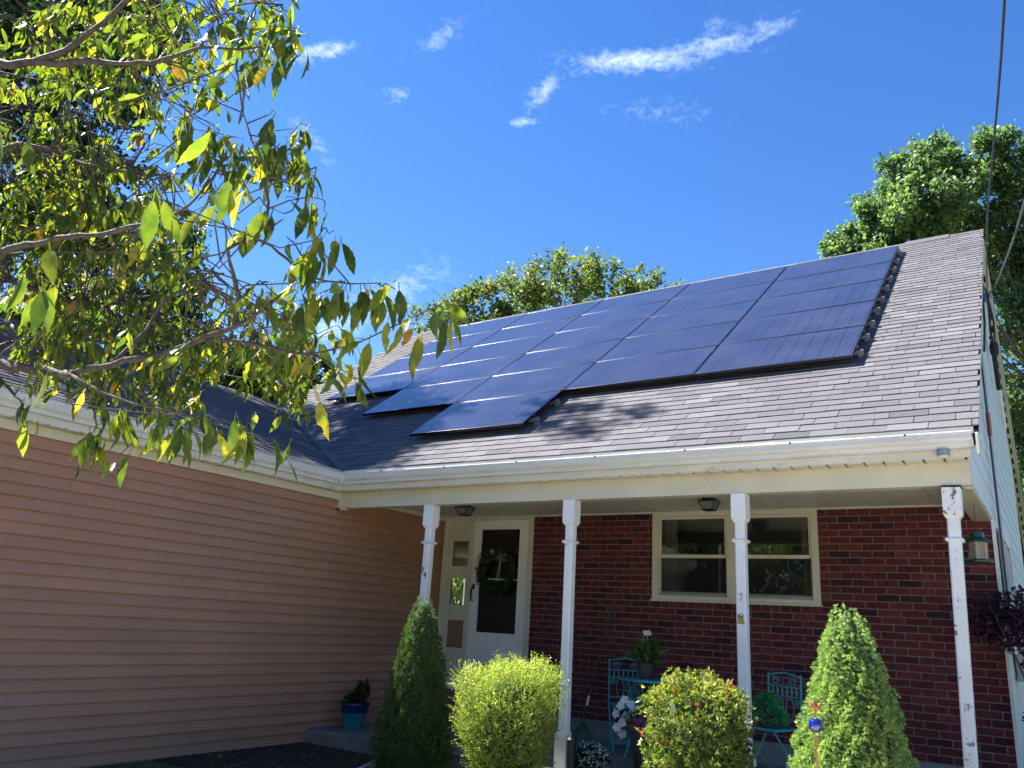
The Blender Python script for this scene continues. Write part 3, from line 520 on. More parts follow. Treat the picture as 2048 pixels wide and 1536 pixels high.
# drip edge under the shingles along the right rake, back slope rake soffit with vent slots
b = MB()
for s in (0, 1):
    f = (lambda y: y) if s == 0 else (lambda y: 2 * YR - y)
    b.add([(XR - .035, f(0.02), Z0 - .040), (XR + .004, f(0.02), Z0 - .040), (XR + .004, f(YR), ZR - .040), (XR - .035, f(YR), ZR - .040), (XR - .035, f(.02), Z0 - .012), (XR + .004, f(.02), Z0 - .012), (XR + .004, f(YR), ZR - .012), (XR - .035, f(YR), ZR - .012)],
          [(0, 3, 2, 1), (4, 5, 6, 7), (0, 1, 5, 4), (1, 2, 6, 5), (2, 3, 7, 6), (3, 0, 4, 7)])
part(b, 'drip_edge', M['black'])
b = MB()
for s in (0, 1):
    f = (lambda y: y) if s == 0 else (lambda y: 2 * YR - y)
    b.add([(XC - .01, f(0.1), Z0 + .1 * TT - .19), (XR - .022, f(.1), Z0 + .1 * TT - .19), (XR - .022, f(YR), ZR - .19), (XC - .01, f(YR), ZR - .19)], [(0, 1, 2, 3)])
part(b, 'rake_soffit', M['trim'], fix=False)
for k in range(30):
    y = YR + .5 + k * .2; z = ZR - (y - YR) * TT - .193
    b = MB(); b.add([(XC + .02, y, z), (XC + .05, y, z), (XC + .05, y + .11, z - .11 * TT), (XC + .02, y + .11, z - .11 * TT)], [(0, 1, 2, 3)]); part(b, 'soffit_vent', M['dark'], fix=False)

# ---- gable wall on the right: white lapped siding --------------------------
b = MB()
b.add([(XC - .03, D + .05, .05), (XC - .03, 10.3, .05), (XC - .03, 10.3, 4.5), (XC - .03, YR, ZR - .25), (XC - .03, .3, Z0 + .3 * TT - .25), (XC - .03, .3, 2.70), (XC - .03, D + .05, 2.70)], [(0, 1, 2, 3, 4, 5, 6)])
gable = part(b, 'gable_wall', M['white_siding'], fix=False)
gable['label'] = 'white lapped siding on the gable end'
z = .40; EX = .20
def yfront(zz): return max((zz - (Z0 - .2)) / TT, .26)
while z < ZR - .3:
    z1 = z + EX; ya0 = yfront(z) if z > 2.69 else D + .03; ya1 = yfront(z1) if z1 > 2.69 else D + .03
    if z < 2.69 < z1: ya0 = ya1 = D + .03
    yb0, yb1 = min(2 * YR - yfront(z), 10.3), min(2 * YR - yfront(z1), 10.3)
    if ya1 < yb1 - .05:
        b = MB()
        b.add([(XC + .010, ya0, z), (XC + .010, yb0, z), (XC + .004, yb1, z1), (XC + .004, ya1, z1), (XC - .02, ya0, z), (XC - .02, yb0, z), (XC - .02, yb1, z1), (XC - .02, ya1, z1)],
              [(0, 1, 2, 3), (4, 5, 1, 0), (4, 0, 3, 7), (5, 6, 2, 1)])
        b.build('siding_board', M['white_siding'], gable)
    z = z1
# first strip over the porch opening
b = MB(); b.add([(XC + .016, .26, 2.69), (XC + .016, D + .03, 2.69), (XC + .004, D + .03, 2.86), (XC + .004, .26, 2.86), (XC - .03, .26, 2.69), (XC - .03, D + .03, 2.69)], [(0, 1, 2, 3), (4, 5, 1, 0)])
b.build('siding_board', M['white_siding'], gable)
b = MB(); b.box((XC - .16, .40, 2.675), (XC + .001, D + .01, 2.86)); part(b, 'side_header', M['trim'])
b = MB(); b.box((XC - .002, D - .012, .16), (XC + .028, D + .075, 2.69)); part(b, 'corner_board', M['white'])
# far walls so the house is closed
b = MB(); b.box((XL + .15, 10.2, 0), (XC - .04, 10.3, 4.3))
b.add([(XL + .15, .9, Z0 + .4), (XL + .15, YR, ZR - .2), (XL + .15, 11.6, Z0 + .4)], [(0, 1, 2)])
part(b, 'rear_wall', M['white_siding'])
HY0, HY1, HZ0, HZ1 = 7.3, 9.6, 1.50, 2.52          # back window that shows through the sidelight
b = MB()
for a_, c_ in (((D + .12, 0), (HY0, 3.6)), ((HY1, 0), (10.2, 3.6)), ((HY0, 0), (HY1, HZ0)), ((HY0, HZ1), (HY1, 3.6))): b.box((XL + .12, a_[0], a_[1]), (XL + .22, c_[0], c_[1]))
part(b, 'side_wall', M['interior'])
b = MB(); b.box((XL + .16, (HY0 + HY1) / 2 - .03, HZ0), (XL + .20, (HY0 + HY1) / 2 + .03, HZ1)); part(b, 'back_window_mullion', M['white'])
b = MB(); b.box((XL + .1, D + .12, 2.80), (XC - .05, 10.2, 2.86)); part(b, 'room_ceiling', M['interior'])
b = MB(); b.box((XL + .1, D + .12, .5), (XC - .05, 10.2, .68)); part(b, 'room_floor', M['rake_pole'])
b = MB(); b.box((XL + .22, D + .11, .68), (XW - .3, D + .15, 2.80)); b.box((1.35, D + .16, .68), (1.42, 5.2, 2.80)); part(b, 'room_wall', M['interior'])
b = MB(); b.box((2 * XL + .3, YW + .3, 0), (2 * XL + .4, D, 2.95)); b.box((2 * XL + .4, YW + .3, 0), (XW - .02, YW + .4, 2.95))
b.add([(2 * XL + .3, YW + .32, 2.95), (XL, YW + .32, Z0 - XL * WS - .05), (XW, YW + .32, 2.95)], [(0, 1, 2)])
part(b, 'wing_end_wall', M['brown_siding'])
# gable side window
w = empty('window', (0, 0, 0)); w.parent = house; w['label'] = 'narrow white window on the gable side'
b = MB(); y0, y1, z0, z1 = 3.05, 4.5, 1.5, 2.6; x = XC + .02
for a, c in (((y0 - .08, z0 - .08), (y0, z1 + .08)), ((y1, z0 - .08), (y1 + .08, z1 + .08)), ((y0, z1), (y1, z1 + .08)), ((y0, z0 - .08), (y1, z0)), (((y0 + y1) / 2 - .03, z0), ((y0 + y1) / 2 + .03, z1))):
    b.box((x, a[0], a[1]), (x + .035, c[0], c[1]))
b.build('frame', M['white'], w)
for s in (0, 1):
    b = MB(); ym = (y0 + y1) / 2; b.box((x, y0 if s == 0 else ym + .03, z0), (x + .012, ym - .03 if s == 0 else y1, z1)); b.build('pane', M['pane'], w)

# ---- eaves: gutters, fascia, soffit, beam ---------------------------------
gp = [(.0, 3.056), (.006, 3.060), (.014, 3.052), (.010, 3.040), (.010, 2.992), (.022, 2.972), (.050, 2.953), (.056, 2.934), (.112, 2.934), (.112, 3.05), (.106, 3.05), (.106, 2.942), (.062, 2.942), (.056, 2.958), (.026, 2.979), (.016, 2.995), (.016, 3.04), (.012, 3.048)]
gp = [(.000, 3.052), (.002, 3.062), (.014, 3.062), (.014, 3.046), (.006, 3.040), (.006, 3.004), (.014, 2.986), (.038, 2.966), (.046, 2.950), (.046, 2.934), (.113, 2.934), (.113, 3.04), (.107, 3.04), (.107, 2.940), (.052, 2.940), (.050, 2.953), (.044, 2.970), (.020, 2.990), (.012, 3.006), (.012, 3.036), (.004, 3.036)]
b = MB(); b.extrude(gp, 'x', -.113, L_G, lambda p, q, t: (t, p, q)); o = part(b, 'gutter', M['gutter'])
b = MB(); b.box((L_G - .004, .006, 2.936), (L_G + .002, .112, 3.05)); b.build('end_cap', M['gutter'], o)
for x in (.62, 1.55, 2.5, 3.42, 4.35, 5.3, 6.2):
    b = MB(); b.obox((x, .0005, 3.052), (1, 0, 0), (0, 1, 0), (0, 0, 1), (.007, .006, .007)); b.build('screw_head', M['dark'], o)
b = MB(); b.extrude(gp, 'y', YW + .02, -.001, lambda p, q, t: (-p, t, q)); o = part(b, 'gutter', M['gutter']); o['label'] = 'white gutter along the brown wing'
b = MB(); b.box((-.018, -.018, 2.928), (.012, .012, 3.066)); part(b, 'gutter_corner', M['gutter'])
b = MB(); b.box((-.14, .114, 2.876), (L_G - .03, .140, 3.10)); part(b, 'fascia', M['gutter'])
b = MB(); b.box((-.140, YW + .05, 2.876), (-.114, .113, 3.10)); part(b, 'fascia', M['gutter'])
b = MB(); b.box((-.05, .016, 3.040), (XR - .03, .022, 3.092)); part(b, 'drip_edge', M['gutter'])
b = MB(); b.box((-.022, YW + .1, 3.040), (-.016, .0, 3.092)); part(b, 'drip_edge', M['gutter'])
# vented soffit strips
so_ = empty('soffit'); so_.parent = house
b = MB(); b.box((-.1, .141, 2.880), (XC, .2495, 2.905)); b.build('backing', M['dark'], so_)
for k in range(45):
    x0 = -.05 + k * .148
    if x0 + .14 > XC: break
    b = MB(); b.box((x0, .116, 2.864), (x0 + .130, .244, 2.8755)); b.build('soffit_panel', M['trim'], so_)
sw_ = empty('soffit'); sw_.parent = house
b = MB(); b.box((XW + .01, YW + .1, 2.880), (-.141, .25, 2.905)); b.build('backing', M['dark'], sw_)
for k in range(46):
    y0 = .24 - k * .148 - .136
    if y0 < YW + .1: break
    b = MB(); b.box((XW + .024, y0, 2.864), (-.116, y0 + .130, 2.8755)); b.build('soffit_panel', M['trim'], sw_)
b = MB(); b.box((XW + .002, YW + .1, 2.782), (XW + .022, .249, 2.866)); part(b, 'frieze_board', M['trim'])
b = MB(); b.box((XW - .01, .25, 2.681), (XC + .012, .262, 2.866)); b.box((XW + .02, .262, 2.684), (XC + .010, .40, 2.90)); o = part(b, 'porch_beam', M['trim'])
for x in (1.9, 4.1):
    b = MB(); b.box((x, .247, 2.683), (x + .006, .2505, 2.864)); b.build('joint_cover', M['trim'], o)
b = MB(); b.box((XW + .003, .236, 2.655), (XW + .05, .249, 2.866)); b.box((XW + .003, .236, 2.655), (XW + .12, .30, 2.679)); part(b, 'beam_end_trim', M['trim'])
# porch ceiling boards, running front to back
ce = empty('porch_ceiling'); ce.parent = house
b = MB(); b.box((XW, .40, 2.868), (XC - .02, D + .02, 2.88)); b.build('backing', M['dark'], ce)
x = XW + .01
while x < XC - .18:
    b = MB(); x2 = min(x + .196, XC - .165)
    b.add([(x, .401, 2.858), (x + .006, .401, 2.851), (x2 - .006, .401, 2.851), (x2, .401, 2.858), (x, D + .01, 2.858), (x + .006, D + .01, 2.851), (x2 - .006, D + .01, 2.851), (x2, D + .01, 2.858), (x, .401, 2.867), (x2, .401, 2.867), (x, D + .01, 2.867), (x2, D + .01, 2.867)],
          [(0, 1, 5, 4), (1, 2, 6, 5), (2, 3, 7, 6), (8, 0, 4, 10), (3, 9, 11, 7), (8, 9, 3, 2, 1, 0), (4, 5, 6, 7, 11, 10)])
    b.build('ceiling_board', M['ceiling'], ce); x += .2
b = MB(); b.box((XW + .005, D - .03, 2.832), (XC - .16, D - .006, 2.850)); part(b, 'ceiling_moulding', M['trim'])
b = MB(); b.box((XW + .004, .41, 2.80), (XW + .03, D - .03, 2.850)); part(b, 'ceiling_moulding', M['trim'])

# ---- wing wall: brown lapped siding ---------------------------------------
b = MB(); b.box((XW - .14, YW + .3, -.1), (XW - .020, D + .06, 2.87)); ww = part(b, 'wing_wall', M['brown_siding']); ww['label'] = 'long brown lapped siding wall of the wing'
z = .018; k = 0; EXB = .1063
while z < 2.78:
    z1 = min(z + EXB, 2.782)
    cuts = [YW + .28] + sorted(rr.uniform(YW + 1, D - .5) for _ in range(2)) + [D + .03]
    for c0, c1 in zip(cuts[:-1], cuts[1:]):          # each course is made of three lengths, lapped a little at the joints
        ns = max(2, int((c1 - c0) / .5)); ys = [c0 + (c1 - c0) * i / ns for i in range(ns + 1)]; ys[0] -= .012 if c0 > YW + .3 else 0
        lap = .0016 if c0 > YW + .3 else 0; V_ = []; F_ = []
        for i, y in enumerate(ys):
            jx = rr.uniform(-.0016, .0016); jz = rr.uniform(-.0012, .0012); ll_ = lap * (1 - i / ns)
            V_ += [(XW + .013 + jx + ll_, y, z + jz), (XW - .015 + ll_, y, z1), (XW - .0195, y, z + jz + .008)]
        for i in range(ns): a_ = i * 3; F_ += [(a_, a_ + 3, a_ + 4, a_ + 1), (a_ + 2, a_ + 5, a_ + 3, a_)]
        F_ += [(2, 0, 1), (ns * 3, ns * 3 + 2, ns * 3 + 1)]
        raw('siding_board', V_, F_, M['brown_siding'], ww)
    z = z1; k += 1
b = MB(); b.box((XW - .12, YW + .3, -.1), (XW - .021, .13, .03)); part(b, 'foundation', M['foundation'])

# ---- brick wall ------------------------------------------------------------
BZ, CO = .374, .0744; BX0 = 1.262
WX0, WX1, WZ0, WZ1 = 2.986, 4.942, 1.812, 2.850
b = MB()
for a, c in (((BX0, BZ), (WX0 + .02, 2.87)), ((WX1 - .02, BZ), (XC - .002, 2.87)), ((WX0 + .02, BZ), (WX1 - .02, WZ0 + .02))):
    b.box((a[0], D + .011, a[1]), (c[0], D + .10, c[1]))
wall = part(b, 'brick_wall', M['mortar']); wall['label'] = 'red brick wall under the porch roof'
b = MB(); b.box((BX0, D - .018, -.1), (XC + .005, D + .10, BZ)); part(b, 'foundation', M['foundation'], bevel=.008)
def bmesh_brick(L):
    h = (CO - .0118) / 2; c = .004; l = L / 2
    v = [(-l, 0 + c, -h), (l, c, -h), (l, c, h), (-l, c, h), (-l + c, 0, -h + c), (l - c, 0, -h + c), (l - c, 0, h - c), (-l + c, 0, h - c), (-l, .03, -h), (l, .03, -h), (l, .03, h), (-l, .03, h)]
    f = [(4, 5, 6, 7), (0, 1, 5, 4), (1, 2, 6, 5), (2, 3, 7, 6), (3, 0, 4, 7), (8, 9, 1, 0), (9, 10, 2, 1), (10, 11, 3, 2), (11, 8, 0, 3)]
    return v, f
BL, BG = .2125, .0125
bricks = []
nrow = int((2.852 - BZ) / CO)
for r in range(nrow):
    z = BZ + CO * (r + .5) + .002
    segs = [(BX0, XC - .004)]
    rowlock = abs(z - (WZ0 - CO / 2)) < CO / 2
    if z + CO / 2 > WZ0 + .005: segs = [(BX0, WX0 - .002), (WX1 + .002, XC - .004)]
    elif rowlock: segs = [(BX0, WX0 - .002), ('row', WX0, WX1), (WX1 + .002, XC - .004)]
    for sgm in segs:
        if sgm[0] == 'row':
            nb = int((sgm[2] - sgm[1]) / .105); st = (sgm[2] - sgm[1]) / nb
            for q in range(nb): bricks.append((sgm[1] + st * (q + .5), z, st - BG))
            continue
        x = sgm[0] - (0 if r % 2 else (BL + BG) / 2) - rr.uniform(0, .02)
        while x < sgm[1]:
            a, c = max(x, sgm[0]), min(x + BL, sgm[1])
            if c - a > .03: bricks.append(((a + c) / 2, z, c - a))
            x += BL + BG
bricks = [(x, z, l, (Vector((x, D, z)) - CAM).length) for x, z, l in bricks]
full = sorted([q for q in bricks if abs(q[2] - BL) < .002], key=lambda q: q[3])
pick = set(id(q) for q in full[:300])
v, f = bmesh_brick(BL); bme = bpy.data.meshes.new('brick'); bme.from_pydata(v, [], f); bme.materials.append(M['brick']); bme.update()
restb = MB()
for q in bricks:
    x, z, l, ds = q; off = rr.uniform(-.002, .003)
    if id(q) in pick:
        share('brick', bme, wall, Matrix.Translation((x, D + off, z)) @ Matrix.Rotation(rr.uniform(-.006, .006), 4, 'Y'))
    else:
        v, f = bmesh_brick(l); restb.add([(x + a, D + off + b_, z + c) for a, b_, c in v], f, rr.uniform(.01, .99))
o = restb.build('bricks', M['brick'], wall, fix=False); o['kind'] = 'stuff'

def sheet(x0, x1, z0, z1, y, par, m='clear'):
    b = MB(); b.add([(x0, y, z0), (x1, y, z0), (x1, y, z1), (x0, y, z1)], [(0, 1, 2, 3)]); return b.build('pane', M[m], par, fix=False)
# ---- double window ---------------------------------------------------------
win = empty('window'); win.parent = house; win['label'] = 'double sash window with cream trim in the brick wall'
b = MB(); tw = .075; yo = D - .020
b.box((WX0, yo, WZ0), (WX0 + tw, D + .07, WZ1)); b.box((WX1 - tw, yo, WZ0), (WX1, D + .07, WZ1)); b.box((WX0 + tw, yo, WZ1 - .055), (WX1 - tw, D + .07, WZ1)); b.box((WX0 + tw, yo, WZ0), (WX1 - tw, D + .07, WZ0 + .045))
XM = (WX0 + WX1) / 2; b.box((XM - .05, yo + .003, WZ0 + .045), (XM + .05, D + .07, WZ1 - .055)); b.build('frame', M['trim'], win, bevel=.003)
b = MB(); b.box((WX0 - .015, D - .045, WZ0 - .022), (WX1 + .015, D + .02, WZ0 - .001)); b.build('sill', M['trim'], win, bevel=.003)
for x0, x1 in ((WX0 + tw, XM - .05), (XM + .05, WX1 - tw)):
    zb, zt = WZ0 + .045, WZ1 - .055; zm = zb + (zt - zb) * .49
    b = MB(); yu = D + .012
    b.box((x0, yu, zm - .01), (x0 + .032, yu + .03, zt)); b.box((x1 - .032, yu, zm - .01), (x1, yu + .03, zt)); b.box((x0 + .032, yu, zt - .036), (x1 - .032, yu + .03, zt)); b.box((x0 + .032, yu - .012, zm - .018), (x1 - .032, yu + .03, zm + .022))
    o = b.build('upper_sash', M['trim'], win, bevel=.002)
    sheet(x0 + .03, x1 - .03, zm + .02, zt - .034, yu + .016, o)
    b = MB(); yl = D + .030
    b.box((x0, yl, zb), (x0 + .028, yl + .03, zm - .012)); b.box((x1 - .028, yl, zb), (x1, yl + .03, zm - .012)); b.box((x0 + .028, yl, zb), (x1 - .028, yl + .03, zb + .05))
    o = b.build('lower_sash', M['trim'], win, bevel=.002)
    sheet(x0 + .026, x1 - .026, zb + .048, zm - .012, yl + .012, o)
    b = MB(); b.add([(x0 + .02, yl - .004, zb + .02), (x1 - .02, yl - .004, zb + .02), (x1 - .02, yl - .004, zm - .014), (x0 + .02, yl - .004, zm - .014)], [(0, 1, 2, 3)]); b.build('insect_screen', M['mesh'], o, fix=False)
    b = MB(); b.box((x0 + .012, yl - .012, zb + .012), (x1 - .012, yl - .006, zb + .03)); b.build('screen_rail', M['alu'], o)

for xa, xb_ in ((WX0 + .05, WX0 + .26), (WX1 - .22, WX1 - .05)):      # curtains drawn to the sides of the room behind
    b = MB(); V_ = []; F_ = []; ns = 24
    for i in range(ns + 1):
        x = xa + (xb_ - xa) * i / ns; y = D + .16 + .022 * math.sin(i * 1.7); V_ += [(x, y, WZ0 - .3), (x, y, WZ1 - .02)]
    for i in range(ns): F_.append((2 * i, 2 * i + 2, 2 * i + 3, 2 * i + 1))
    b.add(V_, F_); b.build('curtain', M['cloth'], win, fix=False)
b = MB(); b.box((1.43, 5.2, .68), (XC - .05, 5.3, 2.80)); part(b, 'room_back_wall', M['room_blue'])
# ---- door, sidelight, steps -------------------------------------------------
DX0, DX1, DZ0, DZ1 = .282, 1.182, .722, 2.800
yo = D - .01
b = MB(); b.box((XW + .016, yo, DZ0 - .01), (XW + .07, D + .09, DZ1 + .045)); b.box((DX0 - .045, yo, DZ0), (DX0, D + .09, DZ1)); b.box((DX1, yo, .16), (BX0 + .002, D + .09, 2.845)); b.box((XW + .07, yo, DZ1), (DX1, D + .09, 2.846)); part(b, 'door_frame', M['trim'], bevel=.004)
door = empty('door'); door.parent = house; door['label'] = 'white storm door with a dark glass panel'
gx0, gx1, gz0, gz1 = .412, 1.052, 1.295, 2.675
b = MB(); b.box((DX0 + .004, D + .0, DZ0 + .004), (gx0, D + .045, DZ1 - .004)); b.box((gx1, D + .0, DZ0 + .004), (DX1 - .004, D + .045, DZ1 - .004)); b.box((gx0, D, gz1), (gx1, D + .045, DZ1 - .004)); b.box((gx0, D, DZ0 + .004), (gx1, D + .045, gz0)); b.build('leaf', M['white'], door)
b = MB()
for a, c in (((gx0 - .016, gz0 - .016), (gx0 + .004, gz1 + .016)), ((gx1 - .004, gz0 - .016), (gx1 + .016, gz1 + .016)), ((gx0, gz0 - .016), (gx1, gz0 + .004)), ((gx0, gz1 - .004), (gx1, gz1 + .016))): b.box((a[0], D - .008, a[1]), (c[0], D - .001, c[1]))
b.build('glass_moulding', M['white'], door)
b = MB(); b.box((gx0, D + .016, gz0), (gx1, D + .022, gz1)); b.build('pane', M['pane'], door)
b = MB(); b.box((gx0, D + .004, 1.985), (gx1, D + .015, 2.01)); b.build('crossbar', M['white'], door)
h = MB(); h.tube([(DX0 + .045, D - .004, 1.70), (DX0 + .04, D - .035, 1.72), (DX0 + .04, D - .045, 1.80), (DX0 + .045, D - .035, 1.88), (DX0 + .05, D - .004, 1.90)], [.012, .012, .014, .012, .010], 8); h.box((DX0 + .025, D - .006, 1.86), (DX0 + .068, D - .0005, 1.93)); h.build('handle', M['black'], door)
sd = empty('sidelight'); sd.parent = house; sd['label'] = 'narrow cream sidelight with three stacked panes'
px0, px1 = -.075, .195; zz = [(1.075, 1.435), (1.64, 2.0), (2.165, 2.515)]
b = MB(); b.box((XW + .07, D + .004, DZ0), (px0, D + .045, DZ1)); b.box((px1, D + .004, DZ0), (DX0 - .045, D + .045, DZ1)); prev = DZ0
for a, c in zz: b.box((px0, D + .004, prev), (px1, D + .045, a)); prev = c
b.box((px0, D + .004, prev), (px1, D + .045, DZ1)); b.build('stile', M['trim'], sd)
for i, (a, c) in enumerate(zz):
    sheet(px0, px1, a, c, D + .018, sd)
b = MB(); b.box((XW + .02, D - .05, DZ0 - .05), (BX0, D + .02, DZ0 - .011)); b.box((XW + .02, D - .022, .545), (BX0 - .002, D + .02, DZ0 - .051)); part(b, 'threshold', M['white'], bevel=.004)
b = MB(); b.box((XW + .02, 1.98, .161), (1.36, D - .021, .544)); part(b, 'step', M['brownstep'], bevel=.012)
b = MB(); b.box((XW + .02, 1.62, .161), (1.42, 1.979, .355)); part(b, 'step', M['brownstep'], bevel=.012)

# ---- porch posts -------------------------------------------------------------
POSTS = [(1.184, 'post', 'white porch post with the house number'), (3.012, 'post', None), (4.759, 'post', None), (6.423, 'post_worn', 'badly peeled porch post at the house corner')]
posts = []
for i, (px, mk, lb) in enumerate(POSTS):
    root = empty('post', (px, .30, .16)); root.parent = house
    if lb: root['label'] = lb
    b = MB(); hw = .0455
    prof = [(hw, .30), (hw, 2.02), (hw, 2.11), (hw, 2.275)]
    # shaft with chamfered corners
    V = []; Fc = []; c = .010
    ring = [(-hw + c, -hw), (hw - c, -hw), (hw, -hw + c), (hw, hw - c), (hw - c, hw), (-hw + c, hw), (-hw, hw - c), (-hw, -hw + c)]
    zs = [.28, .8, 1.4, 2.0, 2.285]
    for z in zs: V += [(x, y, z) for x, y in ring]
    for a in range(len(zs) - 1):
        for k in range(8): Fc.append((a * 8 + k, a * 8 + (k + 1) % 8, a * 8 + 8 + (k + 1) % 8, a * 8 + 8 + k))
    b.add(V, Fc); b.build('shaft', M[mk], root)
    mcap = M['post_cap_worn'] if i == 3 else M[mk]
    b = MB(); b.sqlathe([(.050, 2.262), (.054, 2.270), (.066, 2.292), (.067, 2.30), (.067, 2.520)]); b.build('capital', mcap, root, bevel=.002)
    b = MB(); b.sqlathe([(.050, 2.080), (.062, 2.088), (.066, 2.098), (.062, 2.106), (.050, 2.114)]); b.build('collar', M[mk], root)
    b = MB(); b.sqlathe([(.064, 0.0), (.064, .285), (.062, .30), (.048, .325), (.047, .33)]); b.build('plinth', M[mk], root, bevel=.002)
    if i == 3:
        root.rotation_euler = (0, rad(1.3), 0); root.location.x -= .012
        b = MB(); b.box((-.070, -.071, 2.505), (.072, .07, 2.519)); b.build('caulk_gap', M['dark'], root)
    posts.append(root)
for ch, dx, dz, rz in (('7', -.020, .026, .12), ('4', .014, -.022, -.05)):
    text('house_number', ch, .092, Matrix.Translation((dx, -.0468, 1.76 + dz)) @ Matrix.Rotation(rad(90), 4, 'X') @ Matrix.Rotation(rz, 4, 'Z'), M['black'], posts[0])
# small plaque, hook on the third post (both fixed to it)
b = MB(); b.add([(-.032, -.0475, 1.385), (.030, -.0475, 1.380), (.020, -.0475, 1.432), (-.026, -.0475, 1.436), (-.032, -.0525, 1.385), (.030, -.0525, 1.380), (.020, -.0525, 1.432), (-.026, -.0525, 1.436)], [(4, 5, 6, 7), (0, 1, 5, 4), (1, 2, 6, 5), (2, 3, 7, 6), (3, 0, 4, 7)])
o = b.build('plaque', M['yellow'], posts[2]); o['label'] = 'small ochre plaque with a black and white top'
b = MB(); b.lathe([(.004, -.002), (.017, 0), (.017, .003), (.004, .005)], n=12); b2 = MB(); b2.add([(v[0] * 1.25, -.0545 + v[2], 1.452 + v[1] * .9) for v in b.v], b.f); b2.box((-.026, -.054, 1.436), (-.010, -.048, 1.462)); b2.box((.006, -.054, 1.434), (.018, -.048, 1.455)); b2.build('plaque_top', M['black'], posts[2])
b = MB(); b.box((-.012, -.058, 1.446), (.014, -.0545, 1.460)); b.build('plaque_patch', M['paper'], posts[2])
b = MB(); b.tube([(.0, -.046, 1.645), (.012, -.055, 1.63), (.014, -.07, 1.595), (.004, -.08, 1.575), (-.008, -.075, 1.59)], .0035, 6); b.tube([(-.012, -.047, 1.635), (.010, -.047, 1.635)], .004, 6); b.build('hook', M['alu'], posts[2])

# ================================================================ solar panels
PWID, PHT, U0, V0 = 1.70, 1.0692, 5.601, 1.8287
names_r = ['lowest', 'second', 'third', 'fourth', 'fifth']
pw, ph, th = PWID - .014, PHT - .012, .035
b = MB(); e = .011
for a, c in (((0, 0), (pw, e)), ((0, ph - e), (pw, ph)), ((0, e), (e, ph - e)), ((pw - e, e), (pw, ph - e))): b.box((a[0], a[1], -th), (c[0], c[1], 0))
frame_o = b.build('frame', M['panel_frame'], None, smooth=True, bevel=.003, seg=3); frame_me = frame_o.data; bpy.data.objects.remove(frame_o)
b = MB(); b.add([(e, e, -.002), (pw - e, e, -.002), (pw - e, ph - e, -.002), (e, ph - e, -.002)], [(0, 1, 2, 3)]); b.add([(e, e, -.030), (e, ph - e, -.030), (pw - e, ph - e, -.030), (pw - e, e, -.030)], [(0, 1, 2, 3)])
o = b.build('glass', M['solar'], None, fix=False); glass_me = o.data; bpy.data.objects.remove(o)
BAS = Matrix(((1, 0, 0), (0, CT, -ST), (0, ST, CT)))
colw = ['rightmost', 'second', 'third', 'fourth', 'leftmost']
for i in range(5):
    rows = {0: (0, 5), 1: (0, 5), 2: (-1, 5), 3: (0, 5), 4: (1, 5)}[i]
    nrow_ = rows[1] - rows[0]
    for q, j in enumerate(range(*rows)):
        P0 = rp(U0 - (i + 1) * PWID + .007, V0 + j * PHT + .006, .12)
        cdesc = {0: 'rightmost column', 1: 'second column from the gable', 2: 'long middle column', 3: 'fourth column from the gable', 4: 'leftmost short column'}[i]
        rdesc = ['bottom', 'second from bottom', 'third from bottom', 'fourth from bottom', 'fifth from bottom', 'top'][q] if q < nrow_ - 1 else 'top'
        t = empty('solar_module', P0, 0, 'black solar panel, %s of the %s' % (rdesc, cdesc), 'solar panel', 'solar panels on the main roof')
        t.rotation_euler = BAS.to_euler()
        jx = Matrix.Rotation(rr.uniform(-.002, .002), 4, 'X') @ Matrix.Rotation(rr.uniform(-.0015, .0015), 4, 'Y')
        share('frame', frame_me, t, jx); share('glass', glass_me, t, jx)
# mounting rails and clamps: two rails under each row of panels
def rail(x0, x1, v, lab):
    t = empty('mounting_rail', rp(x0, v, .06), 0, lab, 'rail', 'mounting rails under the solar panels'); t.rotation_euler = BAS.to_euler()
    b = MB(); Ln = x1 - x0; b.box((0, -.016, -.02), (Ln, .016, .022)); b.build('beam', M['alu'], t)
    b = MB(); b.box((Ln - .004, -.018, -.021), (Ln + .004, .018, .023)); b.build('end_cap', M['alu'], t)
    k = Ln - .05
    while k > 0:
        b = MB(); b.box((k, -.03, -.0515), (k + .045, .03, -.021)); b.box((k - .03, -.05, -.0615), (k + .08, .06, -.052)); b.build('foot', M['alu'], t); k -= 1.22
    k = Ln - .050; b = MB(); b.box((k, -.012, .024), (k + .016, .012, .060)); b.build('clamp', M['black'], t); k = Ln - .055 - PWID
    while k > .1:
        b = MB(); b.box((k - .008, -.02, .023), (k + .008, .02, .066)); b.build('clamp', M['black'], t); k -= PWID
xr_ = U0 + .05
for j in range(-1, 5):
    for s, fr in ((0, .24), (1, .76)):
        i0, i1 = {-1: (2, 3), 0: (0, 4)}.get(j, (0, 5))
        ordn = {-1: 'below the array', 0: 'bottom row', 1: 'second row', 2: 'third row', 3: 'fourth row', 4: 'top row'}[j]
        rail(U0 - i1 * PWID - .05, U0 - i0 * PWID + .055, V0 + (j + fr) * PHT, ('lower' if s == 0 else 'upper') + ' metal mounting rail under the ' + (ordn + ' of panels' if j >= 0 else 'single lowest panel'))

